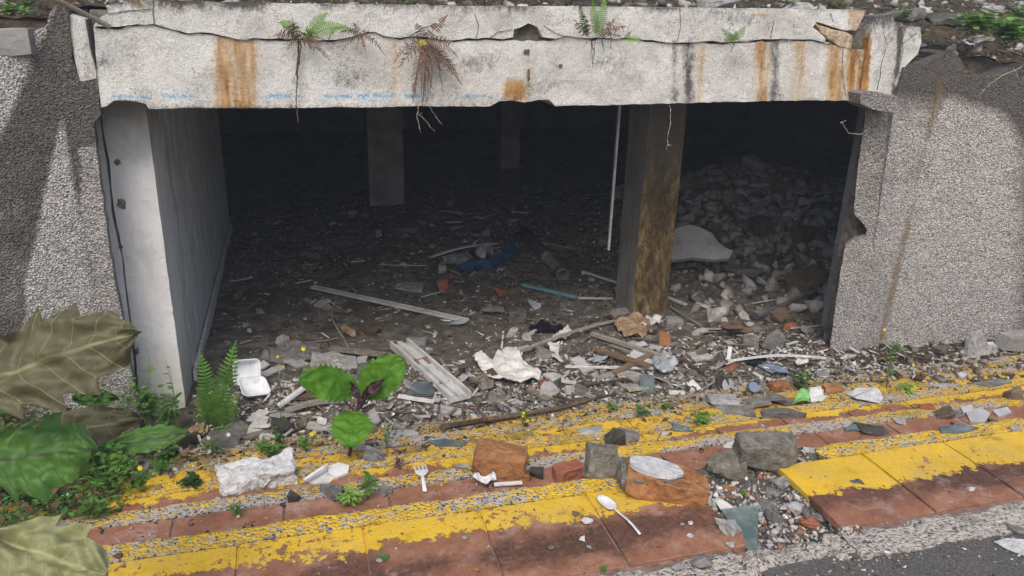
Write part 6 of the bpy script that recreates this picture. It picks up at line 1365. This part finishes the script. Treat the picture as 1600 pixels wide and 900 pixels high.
for i, (lb, px, hh, n_, mt, spd, lp_, Y_) in enumerate([('bright leafy weed on the earth above the wing wall, nearest the beam', (1522, 56), 36, 26, 'herbl', 64, 26, 3.9), ('bigger bright weed clump above the wing wall', (1572, 70), 40, 40, 'herbl', 100, 26, 3.85), ('pale feathery weed behind the bright clumps', (1592, 36), 30, 18, 'herbl', 60, 16, 4.6), ('pale weed above the beam end block', (1412, 34), 34, 8, 'herbl', 34, 13, 4.12), ('yellowish weed at the top of the mildewed wall', (24, 26), 24, 16, 'herbl', 60, 14, 4.1), ('brownish low weed at the wall top corner', (48, 14), 26, 10, 'herb', 36, 12, 4.15), ('small tuft on the edge of the beam', (1310, 14), 14, 8, 'herb', 30, 9, 4.08), ('low tuft on the beam near the block', (1238, 8), 10, 6, 'herbl', 26, 8, 4.08), ('tuft on the beam over the black streaks', (640, 8), 14, 6, 'herbl', 20, 10, 4.05)]):
    herbplant(lb, px, hh, n_, mt, spd, lp_, None, Y_, seed=90+i)
# ground cover at the near end and above the roof: too many leaves to count
def leafcover(name, n, pos, size, mat, label, seed):
    rg_ = random.Random(seed); vs, fs = [], []
    for i in range(n):
        q = pos(rg_)
        if q is None: continue
        p = Vector(q); b2 = rg_.uniform(0, 6.28); d = Vector((math.cos(b2), math.sin(b2), rg_.uniform(-.3, .8))).normalized(); l_ = size*rg_.uniform(.5, 1.4)
        s_ = d.cross(Vector((rg_.uniform(-.4, .4), rg_.uniform(-.4, .4), 1))).normalized()*l_*rg_.uniform(.18, .36); c_ = len(vs)
        vs += [p, p+d*l_*.5+s_, p+d*l_-Vector((0, 0, l_*.2)), p+d*l_*.5-s_, p+d*l_*.5-Vector((0, 0, l_*.08))]; fs += [(c_, c_+1, c_+4), (c_+1, c_+2, c_+4), (c_+4, c_+2, c_+3), (c_, c_+4, c_+3)]
    return stuff(name, mk(name, vs, fs), mat, label)
def pc(rr):
    x, y = rr.uniform(-2.2, -.66), rr.uniform(1.75, 3.7)
    if x > -.60-.28*abs(nz(x, y, 3, 4))-(.10 if y < 2.4 else 0): return None
    z = max(G(x, y), -.75); return (x, y, z+abs(rr.gauss(0, .075))*min(1, (-.55-x)*3))
leafcover('ground_cover', 3600, pc, .030, 'herb', 'low green weeds covering the soil at the near end of the steps', 1)
leafcover('dark_ground_cover', 7000, lambda r: (lambda q: (q[0], q[1], q[2]-.03) if q else None)(pc(r)), .028, 'herbd', 'dark undergrowth below the low weeds', 2)
leafcover('dry_leaf_litter', 4500, lambda r: (lambda q: (q[0], q[1], q[2]-.03) if q else None)(pc(r)), .035, 'dead', 'dry brown leaves among the low weeds', 3)
def pu(rr):
    x, y = rr.uniform(-3, 6), 4.08+rr.random()**1.6*3; return (x, y, upz(x, y)+abs(rr.gauss(0, .015)))
leafcover('roof_moss', 7000, pu, .02, 'herb', 'moss and low weeds on the earth above the roof', 4)
leafcover('roof_leaf_litter', 9000, pu, .035, 'dead', 'dead leaves on the earth above the roof', 5)
G_ = G; G = lambda x, y: upz(x, y)
scatter('roof_rubble', 3500, lambda r: (r.uniform(-3, 6), 4.08+r.random()**1.6*3), lambda r, k: r.choice((.02, .03, .045, .07, .10)), GR+[(.45, .43, .40)], 'rubble lying on the earth above the roof', seed=21)
for i, (x, y, s_, m_, l_) in enumerate([(1530, 62, 46, 'rockw', 'pale stone under the bright weeds above the wing wall'), (1592, 62, 40, 'rockw', 'crumbly pale stone at the far end of the wall top'), (1400, 22, 80, 'rock', 'long grey concrete lump lying above the beam end block'), (1470, 30, 70, 'rockd', 'dark overhanging stone above the brown earth'), (1250, 10, 50, 'rockw', 'flat pale stone on the edge of the beam'), (1120, 8, 60, 'rockw', 'thin pale slab on the beam behind the small fern'), (36, 44, 60, 'rock', 'smooth grey coping stone on the mildewed wall'), (1545, 14, 40, 'rockw', 'whitish stone among the weeds above the wall'), (1505, 40, 60, 'rock', 'grey stone slab half under the bright weeds')]):
    q = onY(x, y, 4.2 if x > 1380 or x < 90 else 4.1); w_ = s_*sc(q); me = rockmesh(w_, w_*.6, w_*.28, 400+i, 15, 2, .07, .4); o = link('roof_stone', me, m_, None); tag(o, l_, 'stone'); o.location = (q.x, q.y, q.z-w_*.14)
G = G_
# give each of the alike things its own label
groups = {}
bpy.context.view_layer.update()
for o in COL.objects:
    if o.get('group') and o.parent is None: groups.setdefault((o['group'], o['label']), []).append(o)
ORD = ['leftmost', 'second from left', 'third from left', 'fourth from left', 'fifth from left', 'sixth from left', 'seventh from left', 'eighth from left', 'ninth from left', 'tenth from left', 'eleventh from left', 'twelfth from left']
for (g, l), os_ in groups.items():
    if 1 < len(os_) <= 12:
        os_.sort(key=lambda o: topx(o.location)[0])
        for i, o in enumerate(os_):
            o['label'] = ('rightmost' if i == len(os_)-1 else ORD[i])+' '+l

# ------------------------------------------------------------ haze added to lift the blacks inside, standing in for lens glare
hz = bpy.data.materials.new('added_haze'); hz.use_nodes = True; nt = hz.node_tree; nt.nodes.clear()
pv = nt.nodes.new('ShaderNodeVolumePrincipled'); pv.inputs['Color'].default_value = (.86, .93, 1, 1); pv.inputs['Density'].default_value = .0072; pv.inputs['Anisotropy'].default_value = .2
mo = nt.nodes.new('ShaderNodeOutputMaterial'); nt.links.new(pv.outputs[0], mo.inputs['Volume'])
me = box(-41, 41, -41, 31, -2.2, 4.6, 0); me.materials.append(hz); o = bpy.data.objects.new('haze', me); COL.objects.link(o); o['kind'] = 'stuff'; o['label'] = 'thin haze added to lift the dark of the basement'; o['category'] = 'haze'
